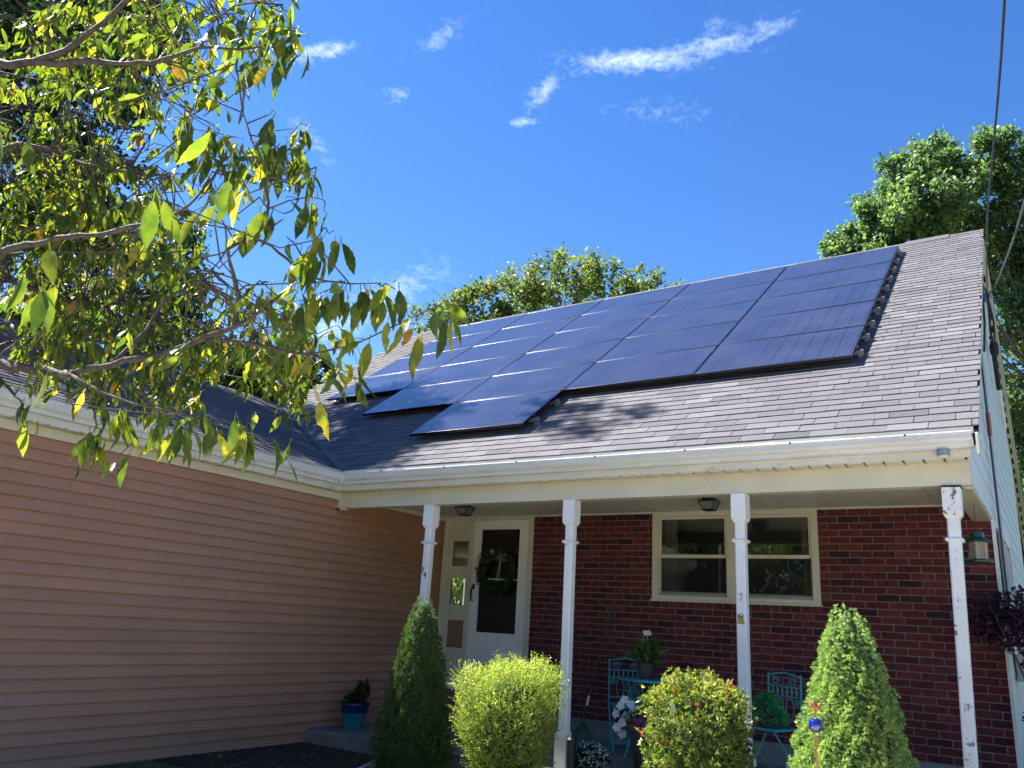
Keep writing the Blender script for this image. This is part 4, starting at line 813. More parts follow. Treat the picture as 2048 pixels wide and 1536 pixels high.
# ================================================================ things on the porch
def ceiling_light(loc, lab):
    t = empty('ceiling_light', loc, rad(45), lab, 'light', 'porch ceiling lights')
    b = MB(); b.lathe([(.075, -.012), (.078, 0)], n=16); b.lathe([(.025, -.035), (.03, -.012)], n=10); b.build('canopy', M['black'], t)
    z1, z0, r1, r0 = -.035, -.125, .128, .078
    b = MB(); c1 = [(r1, 0, z1), (0, r1, z1), (-r1, 0, z1), (0, -r1, z1)]; c0 = [(r0, 0, z0), (0, r0, z0), (-r0, 0, z0), (0, -r0, z0)]
    for k in range(4):
        b.tube([c1[k], c0[k]], .007, 5); b.tube([c1[k], c1[(k + 1) % 4]], .008, 5); b.tube([c0[k], c0[(k + 1) % 4]], .008, 5)
    b.add([(x * 1.12, y * 1.12, z + .004) for x, y, z in c1] + [(.03, 0, -.014), (0, .03, -.014), (-.03, 0, -.014), (0, -.03, -.014)], [(0, 1, 5, 4), (1, 2, 6, 5), (2, 3, 7, 6), (3, 0, 4, 7)])
    b.build('cage', M['black'], t)
    for k in range(4):
        b = MB(); b.add([[a * .97 for a in c1[k][:2]] + [z1], [a * .97 for a in c1[(k + 1) % 4][:2]] + [z1], [a * .97 for a in c0[(k + 1) % 4][:2]] + [z0], [a * .97 for a in c0[k][:2]] + [z0]], [(0, 1, 2, 3)]); b.build('pane', M['lamp_glass'], t, fix=False)
ceiling_light((.86, 1.36, 2.851), 'black lantern ceiling light in front of the white door')
ceiling_light((4.03, 1.50, 2.851), 'black lantern ceiling light above the double window')
t = empty('eave_sensor', (6.455, .06, 2.934), 0, 'small grey round eave light under the gutter at the corner', 'light')
b = MB(); b.lathe([(.040, -.055), (.046, -.05), (.046, -.004), (.036, 0)], n=18); b.build('housing', M['alu'], t, smooth=False)
b = MB(); b.lathe([(.02, -.066), (.038, -.060), (.040, -.055)], n=18); b.build('lens', M['paper'], t)

# wreath
wc = Vector((.735, D - .055, 2.10))
t = empty('wreath', wc, 0, 'dark green leafy wreath with striped bow on the door', 'wreath')
b = MB(); b.tube([(.24 * math.cos(a), 0, .24 * math.sin(a)) for a in np.linspace(0, 2 * math.pi, 33)], .035, 8, cap=False); b.build('ring', M['bark_dark'], t)
n = 2600; an = rng.uniform(0, 2 * math.pi, n); rr_ = .24 + rng.normal(0, .035, n)
Pp = np.column_stack([rr_ * np.cos(an), rng.normal(0, .025, n) - .01, rr_ * np.sin(an)])
Dd = np.column_stack([-np.sin(an) + rng.normal(0, .6, n) + .4 * np.cos(an), rng.normal(-.4, .5, n), np.cos(an) + rng.normal(0, .6, n) + .4 * np.sin(an)])
leaf_cloud('foliage', Pp, Dd, rng.uniform(.035, .06, n), rng.uniform(.015, .024, n), M['wreath'], t)
bow = empty('bow'); bow.parent = t; bow.location = (.11, -.07, .17); bow.scale = (.8, .8, .8)
for k, (dx, dz, a) in enumerate(((-.055, -.005, .2), (.055, .035, .6), (.04, -.02, -.3), (-.02, .03, 1.2))):
    for s in range(5):
        b = MB(); c, s_ = math.cos(a), math.sin(a); u0, u1 = -.05 + s * .02, -.05 + s * .02 + .02
        pts = [(u0, -.018), (u1, -.018), (u1, .018), (u0, .018)]
        b.add([(dx + x * c - y * s_, -.02 - .02 * math.cos(x * 25), dz + x * s_ + y * c) for x, y in pts], [(0, 1, 2, 3)]); b.build('stripe', M['stripe'] if s % 2 == 0 else M['black'], bow, fix=False)
for q, (x0, x1) in enumerate(((-.012, -.05), (.004, -.02))):
    b = MB(); b.add([(x0, -.02, -.02), (x0 + .018, -.02, -.02), (x1 + .012, -.03, -.33 - q * .05), (x1 - .006, -.03, -.33 - q * .05)], [(0, 1, 2, 3)]); b.build('tail', M['stripe'], bow, fix=False)
b = MB(); b.tube([(0, .02, .26), (0, .03, .60)], .003, 5); b.build('hanger', M['black'], t)
b = MB(); b.box((-.085, -.05, .23), (-.04, -.045, .285)); b.build('tag', M['paper'], t)

# bird feeder
t = empty('bird_feeder', (6.548, 1.2, 2.165), .3, 'green roofed hanging bird feeder beside the peeled corner post', 'bird feeder')
b = MB(); b.lathe([(.115, .0), (.118, .012), (.105, .022), (.07, .024)], n=6); b.build('tray', M['green_plastic'], t)
b = MB(); b.lathe([(.068, .024), (.070, .175)], n=6); b.build('seed_box', M['seed'], t)
for k in range(3):
    b = MB(); x = .018 + k * .018; b.tube([(x, -.068, .03), (x + .004, -.066, .172)], .004, 5); b.build('perch_rod', M['wood'], t)
b = MB(); b.lathe([(.118, .172), (.124, .180), (.060, .215), (.058, .255), (.045, .262)], n=6); b.build('roof', M['green_plastic'], t)
b = MB(); b.tube([(0, 0, .26), (0, 0, .50), (.01, 0, .515), (.0, 0, .53)], .0025, 5); b.build('hanger', M['black'], t)

# flower pot helper
def pot(t, r0, r1, h, m, rim=.012, name='pot', split=None):
    if split:
        b = MB(); b.lathe([(r0, 0), (r0 + (r1 - r0) * split, h * split)], n=28); b.build(name, m[0], t, smooth=False)
        b = MB(); b.lathe([(r0 + (r1 - r0) * split + .003, h * split), (r1, h - .02), (r1 + rim, h - .018), (r1 + rim, h), (r1 - .01, h), (r1 - .02, h - .03)], n=28, cap=False); b.build('rim', m[1], t)
    else:
        b = MB(); b.lathe([(r0, 0), (r1, h - .05), (r1 + rim, h - .048), (r1 + rim, h), (r1 - .012, h), (r1 - .02, h - .03)], n=28, cap=False); b.build(name, m, t)
    b = MB(); b.lathe([(.01, h - .03), (r1 - .015, h - .032)], n=20); b.build('soil', M['soil_pot'], t)
def bushy(t, c, r, n, lm, ll, ww, name='foliage', up=.6, squash=1.0, var=None):
    d = unit(rng.normal(size=(n, 3))); rad_ = rng.random(n) ** .4
    Pp = np.array(c) + d * rad_[:, None] * np.array([r, r, r * squash])
    Dd = d + rng.normal(0, .45, (n, 3)) + np.array([0, 0, up])
    return leaf_cloud(name, Pp, Dd, rng.uniform(ll * .7, ll * 1.2, n), rng.uniform(ww * .7, ww * 1.2, n), lm, t, var=var)
def flower(t, c, nrm, r, m, name='flower', petals=5):
    nrm = Vector(nrm).normalized(); a = nrm.orthogonal().normalized(); b_ = nrm.cross(a); c = Vector(c); mb = MB(); N = petals * 4
    V = [c - nrm * r * .35]
    for k in range(N):
        an = 2 * math.pi * k / N; rr2 = r * (1 - .12 * (1 + math.cos(an * petals)) / 1); V.append(c + (a * math.cos(an) + b_ * math.sin(an)) * rr2 + nrm * (.08 * r * math.sin(an * petals * 2)))
    mb.add(V, [(0, 1 + k, 1 + (k + 1) % N) for k in range(N)]); return mb.build(name, m, t, fix=False)

t = empty('flower_pot', (.03, .60, .16), 0, 'two tone blue glazed pot with red flower by the brown wall', 'flower pot')
pot(t, .118, .165, .285, (M['tealpot'], M['navy']), split=.62)
bushy(t, (0, 0, .31), .12, 260, M['darkleaf'], .05, .035, squash=.6); bushy(t, (.07, .03, .42), .07, 160, M['darkleaf'], .06, .03, squash=1.4, name='tall_foliage')
b = MB(); b.tube([(-.02, -.03, .3), (-.02, -.04, .41)], .003, 5); b.build('stem', M['hosta'], t)
for k in range(7): flower(t, (-.02 + rr.uniform(-.02, .02), -.045 + rr.uniform(-.02, .02), .425 + rr.uniform(-.02, .025)), (rr.uniform(-1, 1), -1, .5), .018, M['petal_red'])

# bistro chairs and table in teal iron
def bistro_chair(loc, rz, lab):
    t = empty('bistro_chair', loc, rz, lab, 'chair', 'teal bistro chairs on the porch')
    w = .19
    def curve(pts, r=.008, nm='scroll', n=6):
        b = MB(); b.tube(pts, r, n); b.build(nm, M['teal'], t)
    for s in (-1, 1):          # upright runs down to become the front foot; other leg crosses
        curve([(s * w, .205, .95), (s * w, .20, .78), (s * w, .185, .46), (s * w, .04, .24), (s * w, -.21, .0)], .010, 'leg')
        curve([(s * (w - .02), -.20, .452), (s * (w - .02), -.02, .25), (s * (w - .02), .23, .0)], .010, 'leg')
    curve([(-w, .2, .93), (0, .2, .96), (w, .2, .93)], .009, 'top_rail'); curve([(-w, .198, .83), (w, .198, .83)], .007, 'back_rail'); curve([(-w, .196, .74), (w, .196, .74)], .007, 'back_rail'); curve([(-w, .19, .53), (w, .19, .53)], .007, 'back_rail')
    for k in range(6):
        x = -w + .055 + k * .055; curve([(x, .198, .745), (x, .198, .83)], .008, 'spindle')
    for s in (-1, 1):
        curve([(s * .10 + .05 * math.cos(a) * (1 - a / 14), .2, .88 + .035 * math.sin(a) * (1 - a / 14)) for a in np.linspace(0, 9, 16)], .005)
        curve([(s * .06 + .045 * math.cos(a), .195, .635 + .10 * math.sin(a)) for a in np.linspace(0, 2 * math.pi, 17)], .005)
        curve([(s * .15 + .03 * math.cos(a) * (1 - a / 14), .194, .69 + .03 * math.sin(a) * (1 - a / 14)) for a in np.linspace(0, 9, 14)], .005)
    b = MB(); b.tube([(-w, -.20, .455), (w, -.20, .455), (w, .18, .46), (-w, .18, .46), (-w, -.20, .455)], .010, 6); b.build('seat_frame', M['teal'], t)
    for k in range(9):
        y = -.175 + k * .042; b = MB(); b.box((-w, y - .016, .458), (w, y + .016, .466)); b.build('seat_slat', M['teal'], t)
    curve([(-w, -.12, .08), (w, -.12, .08)], .007, 'stretcher'); curve([(-w + .02, .14, .08), (w - .02, .14, .08)], .007, 'stretcher')
bistro_chair((4.66, 1.42, .16), rad(-22), 'teal iron bistro chair holding a bright green plant')
bistro_chair((2.90, 1.95, .16), rad(35), 'teal iron bistro chair behind the white petunias')
t = empty('bistro_table', (3.27, 1.66, .16), 0, 'small round teal iron table under the potted hosta', 'table')
b = MB(); b.lathe([(.01, .755), (.30, .755), (.305, .762), (.305, .775), (.298, .78), (.01, .782)], n=32); b.build('top', M['teal'], t)
for a in (0, 1):
    for s in (-1, 1):
        b = MB(); x = .16 * s; b.tube([(x, -.22 + .44 * a, .0), (x * .9, .0, .38), (x * .8, .22 - .44 * a, .755)], .010, 6); b.build('leg', M['teal'], t)
for s in (-1, 1):
    b = MB(); b.tube([(s * .10 + .07 * math.cos(q) * (1 - q / 16), -.16, .62 + .09 * math.sin(q) * (1 - q / 16)) for q in np.linspace(0, 9, 18)], .006, 6); b.build('scroll', M['teal'], t)
# plant on the seat, hosta on the table
t = empty('potted_plant', (4.63, 1.36, .632), 0, 'dense bright green leafy plant sitting on the teal chair seat', 'plant')
b = MB(); b.lathe([(.07, 0), (.09, .09)], n=16); b.build('pot', M['greypot'], t)
n = 900; ang = rng.uniform(0, 2 * math.pi, n); hh = rng.random(n)
rad2 = (.135 * (1 - hh ** 1.6) + .025) * rng.uniform(.75, 1.05, n)
leaf_cloud('foliage', np.column_stack([rad2 * np.cos(ang), rad2 * np.sin(ang), .04 + hh * .26]), np.column_stack([np.cos(ang), np.sin(ang), rng.uniform(-.6, .4, n)]), rng.uniform(.035, .055, n), rng.uniform(.03, .042, n), M['basil'], t)
t = empty('potted_plant', (3.22, 1.70, .943), 0, 'variegated hosta in a black pot on the teal table', 'plant')
b = MB(); b.lathe([(.075, 0), (.10, .14), (.105, .14), (.105, .16), (.095, .16), (.09, .13)], n=18, cap=False); b.build('pot', M['greypot'], t)
n = 120; ang = rng.uniform(0, 2 * math.pi, n); el = rng.uniform(-.3, 1.3, n)
leaf_cloud('foliage', np.column_stack([.06 * np.cos(ang), .06 * np.sin(ang), .17 + rng.uniform(0, .12, n)]), np.column_stack([np.cos(ang) * np.cos(el), np.sin(ang) * np.cos(el), np.sin(el)]), rng.uniform(.13, .22, n), rng.uniform(.05, .075, n), M['hosta'], t, fold=.15)
b = MB(); b.tube([(.02, -.02, .15), (.03, -.03, .45)], .003, 5); b.build('stake', M['paper'], t)
b = MB(); b.obox((.03, -.035, .475), (1, .1, .05), (0, 1, 0), (-.1, -.35, .93), (.045, .001, .026)); b.build('tag', M['paper'], t)

# petunia pot
t = empty('flower_pot', (3.63, .92, .16), 0, 'large dark grey pot spilling white petunias behind the round azalea', 'flower pot')
pot(t, .15, .215, .40, M['greypot'], rim=.02)
bushy(t, (-.05, -.05, .44), .20, 420, M['hosta'], .05, .03, squash=.6)
for k, (x, z) in enumerate(((-.33, .48), (-.27, .56), (-.22, .62), (-.17, .58), (-.21, .47), (-.30, .36), (-.26, .30), (-.13, .52), (-.24, .41))):
    flower(t, (x, -.10 - .02 * (k % 3), z), (rr.uniform(-.2, .7), -1, rr.uniform(0, .5)), .047, M['petal_white'])
for k, (x, z) in enumerate(((-.05, .44), (.0, .47), (-.1, .39), (.03, .42))): flower(t, (x, -.2, z), (.3, -1, .3), .036, M['petal_pink'])
# mum
t = empty('flower_pot', (3.23, .42, .16), 0, 'low dome of pale blue green mums beside the second post', 'flower pot')
b = MB(); b.lathe([(.09, 0), (.12, .10)], n=18); b.build('pot', M['greypot'], t)
d = unit(rng.normal(size=(1700, 3))); d[:, 2] = np.abs(d[:, 2])
leaf_cloud('foliage', d * .17 + np.array([0, 0, .06]), d + rng.normal(0, .5, d.shape), rng.uniform(.03, .05, 1700), rng.uniform(.015, .02, 1700), M['darkleaf'], t)
k = 700; d = unit(rng.normal(size=(k, 3))); d[:, 2] = np.abs(d[:, 2]) ** .8; dd = np.cross(d, unit(rng.normal(size=(k, 3))))
leaf_cloud('blossoms', d * .195 + np.array([0, 0, .06]), dd, rng.uniform(.014, .022, k), rng.uniform(.014, .02, k), M['petal_blue'], t, fold=.05)
# grey pot and stick pile by the steps
t = empty('flower_pot', (1.62, .72, .16), 0, 'empty pale grey pot at the foot of the steps', 'flower pot')
pot(t, .09, .13, .22, M['stonepot'])
t = tag(MB().tube([(1.25, 1.0, .20), (1.45, .95, .19), (1.6, 1.05, .20), (1.5, 1.2, .19), (1.3, 1.15, .2), (1.22, 1.0, .2), (1.42, .90, .23), (1.62, .98, .24)], .012, 6).build('garden_hose', M['rake_green']), 'dark coiled garden hose on the porch floor by the steps', 'hose')
# rake
t = empty('leaf_rake', (2.36, 1.90, .16), 0, 'leaf rake with green tines leaning on the brick wall', 'rake')
A, B_ = Vector((0.0, 0.0, .26)), Vector((.10, .47, 1.55))
b = MB(); b.tube([A, B_], .013, 8); b.build('handle', M['rake_pole'], t)
b = MB(); q0 = A.lerp(B_, .12); q1 = A.lerp(B_, .20); b.tube([q0, q1], .0155, 8); b.build('sleeve', M['paper'], t)
b = MB(); q0 = A.lerp(B_, .80); b.tube([q0, B_ + Vector((.004, .012, .04))], .0155, 8); b.build('grip', M['rake_green'], t)
for k in range(15):
    a = (k - 7) / 7; b = MB(); b.tube([A, A + Vector((a * .10, -.02, -.12)), (a * .24, -.05, .02), (a * .25, -.09, .004)], [.005, .004, .004, .003], 5); b.build('tine', M['rake_green'], t)
b = MB(); b.tube([(-.13, -.035, .13), (0, -.03, .15), (.13, -.035, .13)], .005, 5); b.build('spreader', M['rake_green'], t)
# dark boot brush / black stub at the second post, edging strip
t = tag(MB().lathe([(.035, 0), (.045, .02), (.045, .27), (.03, .29), (.012, .33)], (3.14, .22, .16), n=14).build('solar_stake_light', M['black']), 'stubby black garden light at the foot of the second post', 'garden light')
b = MB(); b.extrude([(-.012, .0), (.012, .0), (.012, .06), (.0, .07), (-.012, .06)], 'l', 0, 1, lambda p, q, s: tuple(Vector((1.45, -.80, 0)).lerp(Vector((1.08, .10, 0)), s) + Vector((p, p * .4, q))))
tag(b.build('garden_edging', M['white']), 'thin white edging strip on the ground by the dark spruce', 'edging')
# gazing ball stake
t = empty('garden_stake', (5.80, -1.62, 0), 0, 'copper fleur de lis stake with cobalt blue ball in the bright spruce', 'garden stake')
b = MB(); b.tube([(-.03, 0, 0), (0, 0, .90)], .006, 6); b.build('rod', M['copper'], t)
b = MB(); b.lathe([(.002 + .040 * math.sin(a), .958 - .042 * math.cos(a)) for a in np.linspace(.05, 3.09, 16)], n=24); b.build('ball', M['cobalt'], t, smooth=True)
b = MB(); b.tube([(0, 0, 1.0), (0, 0, 1.045)], .007, 6); b.lathe([(.004, 1.045), (.013, 1.062), (.009, 1.085), (.0015, 1.112)], n=8); b.tube([(-.028, 0, 1.052), (.028, 0, 1.052)], .005, 6)
for s in (-1, 1): b.tube([(s * .008, 0, 1.048), (s * .018, 0, 1.075), (s * .032, 0, 1.078), (s * .037, 0, 1.062), (s * .030, 0, 1.056)], [.006, .007, .006, .005, .003], 6)
b.build('fleur_de_lis', M['copper'], t)

# ================================================================ electric service on the gable
XG = XC + .03
def cable(name, pts, r, lab, cat='cable', m='rubber', n=6, group=None):
    pts = [Vector(p) for p in pts]
    sm = []
    for i in range(len(pts) - 1):
        p0, p1, p2, p3 = pts[max(i - 1, 0)], pts[i], pts[i + 1], pts[min(i + 2, len(pts) - 1)]
        for k in range(6):
            s = k / 6; sm.append(.5 * ((2 * p1) + (p2 - p0) * s + (2 * p0 - 5 * p1 + 4 * p2 - p3) * s * s + (3 * p1 - p0 - 3 * p2 + p3) * s ** 3))
    sm.append(pts[-1]); o = MB().tube(sm, r, n).build(name, M[m]); tag(o, lab, cat, group); return o
A1 = Vector((XG + .05, 5.90, 6.42))
cable('service_cable', [A1, (6.90, 1.5, 5.5), (7.205, -3.02, 4.58), (7.5, -8, 4.1), (8.2, -18, 5.0)], .0075, 'thin black service cable rising straight to the top edge')
cable('service_cable', [A1 + Vector((.02, -.05, -.02)), (6.93, 3.2, 5.62), (7.33, -.6, 5.0), (8.3, -8, 5.0)], .011, 'thick twisted service cable running off to the right', m='grey_cable')
t = empty('service_drop', (XG, 5.8, 5.6), 0, 'black weatherhead, drip loops and conduit on the gable wall', 'conduit')
for k, pts in enumerate(([(.05, .10, .82), (.06, -.2, .5), (.05, -.35, .1), (.06, .0, -.05)], [(.05, .12, .8), (.09, .05, .4), (.08, .05, .05)], [(.05, .10, .84), (.03, -.5, .75), (.03, -.9, .45), (.03, -1.3, -.1), (.02, -2.0, -.7)])):
    b = MB(); b.tube(pts, .014, 6); b.build('drip_loop', M['rubber'], t)
b = MB(); b.lathe([(.03, -.16), (.055, -.10), (.06, 0), (.04, .08), (.01, .11)], (.06, .02, 0), n=12); b.tube([(.05, -.32, .02), (.07, .0, .06), (.06, .25, .0)], .03, 8); b.build('weatherhead', M['rubber'], t)
b = MB(); b.tube([(.05, .05, -.14), (.05, .35, -.55)], .032, 10); b.build('splice', M['rubber'], t)
b = MB(); b.tube([(.035, .95, -.2), (.035, 1.28, -.92)], .028, 10); b.build('mast', M['white'], t)
b = MB(); b.obox((.05, .12, .82), (1, 0, 0), (0, 1, 0), (0, 0, 1), (.05, .06, .03)); b.build('bracket', M['alu'], t)
b = MB(); b.tube([(.04, -.62, .56), (.04, -.70, .42)], .014, 8); b.build('blue_tape', M['blue_tape'], t)
t = empty('conduit', (XG, 2.98, 1.2), 0, 'grey conduit with red coupling running down the gable siding', 'conduit')
b = MB(); b.tube([(.02, .05, 3.55), (.02, -.02, 2.72)], .020, 10); b.build('upper_pipe', M['grey_pipe'], t)
b = MB(); b.tube([(.02, -.02, 2.72), (.02, -.03, 2.46)], .024, 10); b.build('coupling', M['red_tape'], t)
b = MB(); b.tube([(.02, -.03, 2.46), (.02, -.03, 0.5)], .018, 10); b.build('lower_pipe', M['grey_pipe'], t)
b = MB(); b.tube([(.02, -.10, 3.5), (.02, -.12, 2.5), (.02, -.10, .3)], .008, 6); b.build('black_wire', M['rubber'], t)
t = empty('meter_box', (XG, 3.75, 1.15), 0, 'grey electric meter box on the gable wall behind purple leaves', 'meter box')
b = MB(); b.box((0, -.24, 0), (.14, .24, .62)); b.build('case', M['grey_pipe'], t, bevel=.01)
b = MB(); b.tube([(.07, .1, 0), (.07, .08, -1.1)], .03, 10); b.build('pipe', M['white'], t)

# ================================================================ shrubs
def spruce(name, base, hgt, rad_, n, lab, lm='spruce', seed=1):
    t = empty(name, base, 0, lab, 'shrub', 'clipped dwarf spruces in the planting bed')
    b = MB(); b.tube([(0, 0, 0), (0, 0, hgt * .9)], [.05, .012], 8); b.build('trunk', M['bark_dark'], t)
    def R_(h): return rad_ * np.clip(1.0 - h, 0, 1) ** .66 * np.clip(.62 + h * 2.2, 0, 1) + .03 * (h < .99)
    prof = [(float(R_(np.array(h))) * .80, h * hgt) for h in np.linspace(0.02, .90, 20)] + [(.035, .945 * hgt), (.006, .965 * hgt)]
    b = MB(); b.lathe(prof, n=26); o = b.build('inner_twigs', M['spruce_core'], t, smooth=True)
    for v in o.data.vertices:
        k = 1 + .10 * math.sin(v.co.x * 37 + v.co.z * 21 + seed) * math.sin(v.co.y * 31 - v.co.z * 17); v.co.x *= k; v.co.y *= k
    hh = 1 - np.sqrt(rng.random(n)); hh = np.clip(hh, .0, .998); an = rng.uniform(0, 2 * math.pi, n)
    lump = 1 + .10 * np.sin(an * 7 + hh * 23 + seed) + .085 * np.sin(an * 13 - hh * 41 + seed * 2) + .05 * np.sin(an * 3 + hh * 9)
    r = R_(hh) * lump * rng.uniform(.88, 1.05, n)
    Pc = np.column_stack([r * np.cos(an), r * np.sin(an), hh * hgt + rng.normal(0, .01, n)])
    out = np.column_stack([np.cos(an), np.sin(an), np.full(n, .75)])
    m = 13; Pp = np.repeat(Pc, m, 0); Dd = np.repeat(out, m, 0) + rng.normal(0, .55, (n * m, 3))
    vv = np.repeat(rng.random(n) * .7, m) + rng.random(n * m) * .3
    leaf_cloud('foliage', Pp, Dd, rng.uniform(.015, .027, n * m), rng.uniform(.0032, .0055, n * m), M[lm], t, var=vv)
    return t
spruce('spruce_shrub', (1.93, -.62, 0), 1.64, .335, 15000, 'tall dark dwarf spruce in shade beside the first post', 'spruce_shaded', seed=1)
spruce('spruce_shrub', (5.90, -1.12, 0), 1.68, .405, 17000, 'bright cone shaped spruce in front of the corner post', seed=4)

def shell_pts(n, c, r, pw=.3, box=2.6):
    d = unit(rng.normal(size=(n, 3)))
    # rounded box outline
    k = (np.abs(d) ** box).sum(1) ** (-1 / box)
    return np.array(c) + d * k[:, None] * np.array(r) * (rng.random(n) ** pw)[:, None], d
t = empty('golden_shrub', (2.93, -.55, 0), 0, 'golden yellow feathery shrub between first and second posts', 'shrub')
b = MB()
for k in range(14):
    a = rr.uniform(0, 6.28); b.tube([(0, 0, 0), (.10 * math.cos(a), .10 * math.sin(a), .4), (.28 * math.cos(a), .28 * math.sin(a), rr.uniform(.7, .95))], [.012, .008, .004], 5)
b.build('stems', M['bark_dark'], t)
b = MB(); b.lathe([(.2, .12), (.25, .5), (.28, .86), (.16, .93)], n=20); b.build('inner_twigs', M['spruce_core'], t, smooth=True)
n = 5600; Pc, d = shell_pts(n, (0, 0, .60), (.345, .38, .42), .16, 5.0)
gz = np.clip(.72 + .36 * Pc[:, 2] + .05 * np.sin(Pc[:, 0] * 9 + Pc[:, 1] * 7), .5, 1.12); Pc[:, 0] *= gz; Pc[:, 1] *= gz; Pc[:, 2] += .05 * np.sin(Pc[:, 0] * 11) * (Pc[:, 2] > .6); m = 9
lump = 1 + .10 * np.sin(d[:, 0] * 6 + d[:, 2] * 4) * np.sin(d[:, 1] * 5 + 1) + .06 * np.sin(d[:, 0] * 13 + d[:, 1] * 11); Pc = np.array([0, 0, .6]) + (Pc - np.array([0, 0, .6])) * lump[:, None]
s_ = np.linspace(0, .11, m)
dirs = unit(d * np.array([.8, .8, .5]) + np.array([0, 0, .75]) + rng.normal(0, .35, (n, 3)))
Pp = (Pc[:, None, :] + dirs[:, None, :] * s_[None, :, None] * rng.uniform(.5, 1.25, (n, 1, 1))).reshape(-1, 3); Dd = np.repeat(dirs, m, 0) * .6 + rng.normal(0, .6, (n * m, 3))
leaf_cloud('foliage', Pp, Dd, rng.uniform(.014, .028, n * m), rng.uniform(.007, .012, n * m), M['gold'], t, var=np.repeat(rng.random(n), m) * .7 + rng.random(n * m) * .3)
n2 = 60; Pc = np.column_stack([rng.uniform(-.34, .34, n2), rng.uniform(-.35, .35, n2), np.full(n2, .98)]); dirs = unit(np.column_stack([rng.normal(0, .3, n2), rng.normal(0, .3, n2), np.ones(n2)]))
Pp = (Pc[:, None, :] + dirs[:, None, :] * np.linspace(0, .13, 14)[None, :, None] * rng.uniform(.4, 1, (n2, 1, 1))).reshape(-1, 3)
leaf_cloud('top_sprays', Pp, np.repeat(dirs, 14, 0) + rng.normal(0, .8, (n2 * 14, 3)), rng.uniform(.014, .026, n2 * 14), rng.uniform(.006, .010, n2 * 14), M['gold'], t, var=rng.uniform(.4, 1, n2 * 14))

t = empty('azalea_shrub', (4.83, -.98, 0), 0, 'rounded azalea with yellow green and red leaf tips', 'shrub')
b = MB()
for k in range(12):
    a = rr.uniform(0, 6.28); b.tube([(0, 0, 0), (.12 * math.cos(a), .12 * math.sin(a), .4), (.27 * math.cos(a), .27 * math.sin(a), rr.uniform(.7, 1.0))], [.013, .009, .005], 5)
b.build('stems', M['bark_dark'], t)
n = 3300; Pc, d = shell_pts(n, (0, 0, .66), (.325, .34, .465), .16, 4.5); m = 6
lump = 1 + .09 * np.sin(d[:, 0] * 7 + 2) * np.sin(d[:, 1] * 6 + d[:, 2] * 5) + .07 * np.sin(d[:, 0] * 15 + d[:, 2] * 12); Pc = np.array([0, 0, .66]) + (Pc - np.array([0, 0, .66])) * lump[:, None]
stray = rng.random(n) < .03; Pc[stray] += d[stray] * rng.uniform(.02, .07, (int(stray.sum()), 1))
dirs = unit(d + np.array([0, 0, .45]) + rng.normal(0, .25, (n, 3)))
ring = rng.normal(0, 1, (n * m, 3)); Dd = np.repeat(dirs, m, 0) * .9 + ring * .65
hgt = np.repeat(np.clip((Pc[:, 2] - .3) / .8, 0, 1), m)
vv = np.clip(rng.random(n * m) * .5 + hgt * .6 * np.repeat(rng.random(n), m), 0, .9)
red = np.repeat(rng.random(n) < .018, m); vv[red] = .98
leaf_cloud('foliage', np.repeat(Pc, m, 0), Dd, rng.uniform(.026, .046, n * m), rng.uniform(.011, .018, n * m), M['azalea'], t, var=vv)
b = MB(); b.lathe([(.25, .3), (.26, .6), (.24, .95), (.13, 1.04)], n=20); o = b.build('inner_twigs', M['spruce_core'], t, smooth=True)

t = empty('purple_shrub', (6.86, 1.75, 0), 0, 'dark purple leaved shrub at the right edge by the gable', 'shrub')
b = MB(); b.tube([(0, 0, 0), (.02, .1, .8), (.0, .05, 1.7)], [.02, .015, .006], 6)
for k in range(9):
    a = rr.uniform(0, 6.28); b.tube([(.02, .1, .8), (.15 * math.cos(a), .15 * math.sin(a), 1.4), (.32 * math.cos(a), .4 * math.sin(a), rr.uniform(1.5, 2.0))], [.008, .006, .003], 5)
b.build('stems', M['bark_dark'], t)
for q, (c, r, n) in enumerate((((-.02, .15, 1.72), (.32, .5, .30), 1500), ((-.30, .25, 1.70), (.22, .3, .24), 600), ((.1, .1, 1.35), (.22, .4, .22), 420), ((.06, .2, .85), (.2, .4, .25), 420))):
    Pc, d = shell_pts(n, c, r, .5, 2); leaf_cloud('foliage', Pc, d * .5 + rng.normal(0, .5, (n, 3)) + np.array([0, 0, -.1]), rng.uniform(.04, .06, n), rng.uniform(.024, .036, n), M['purple'], t)

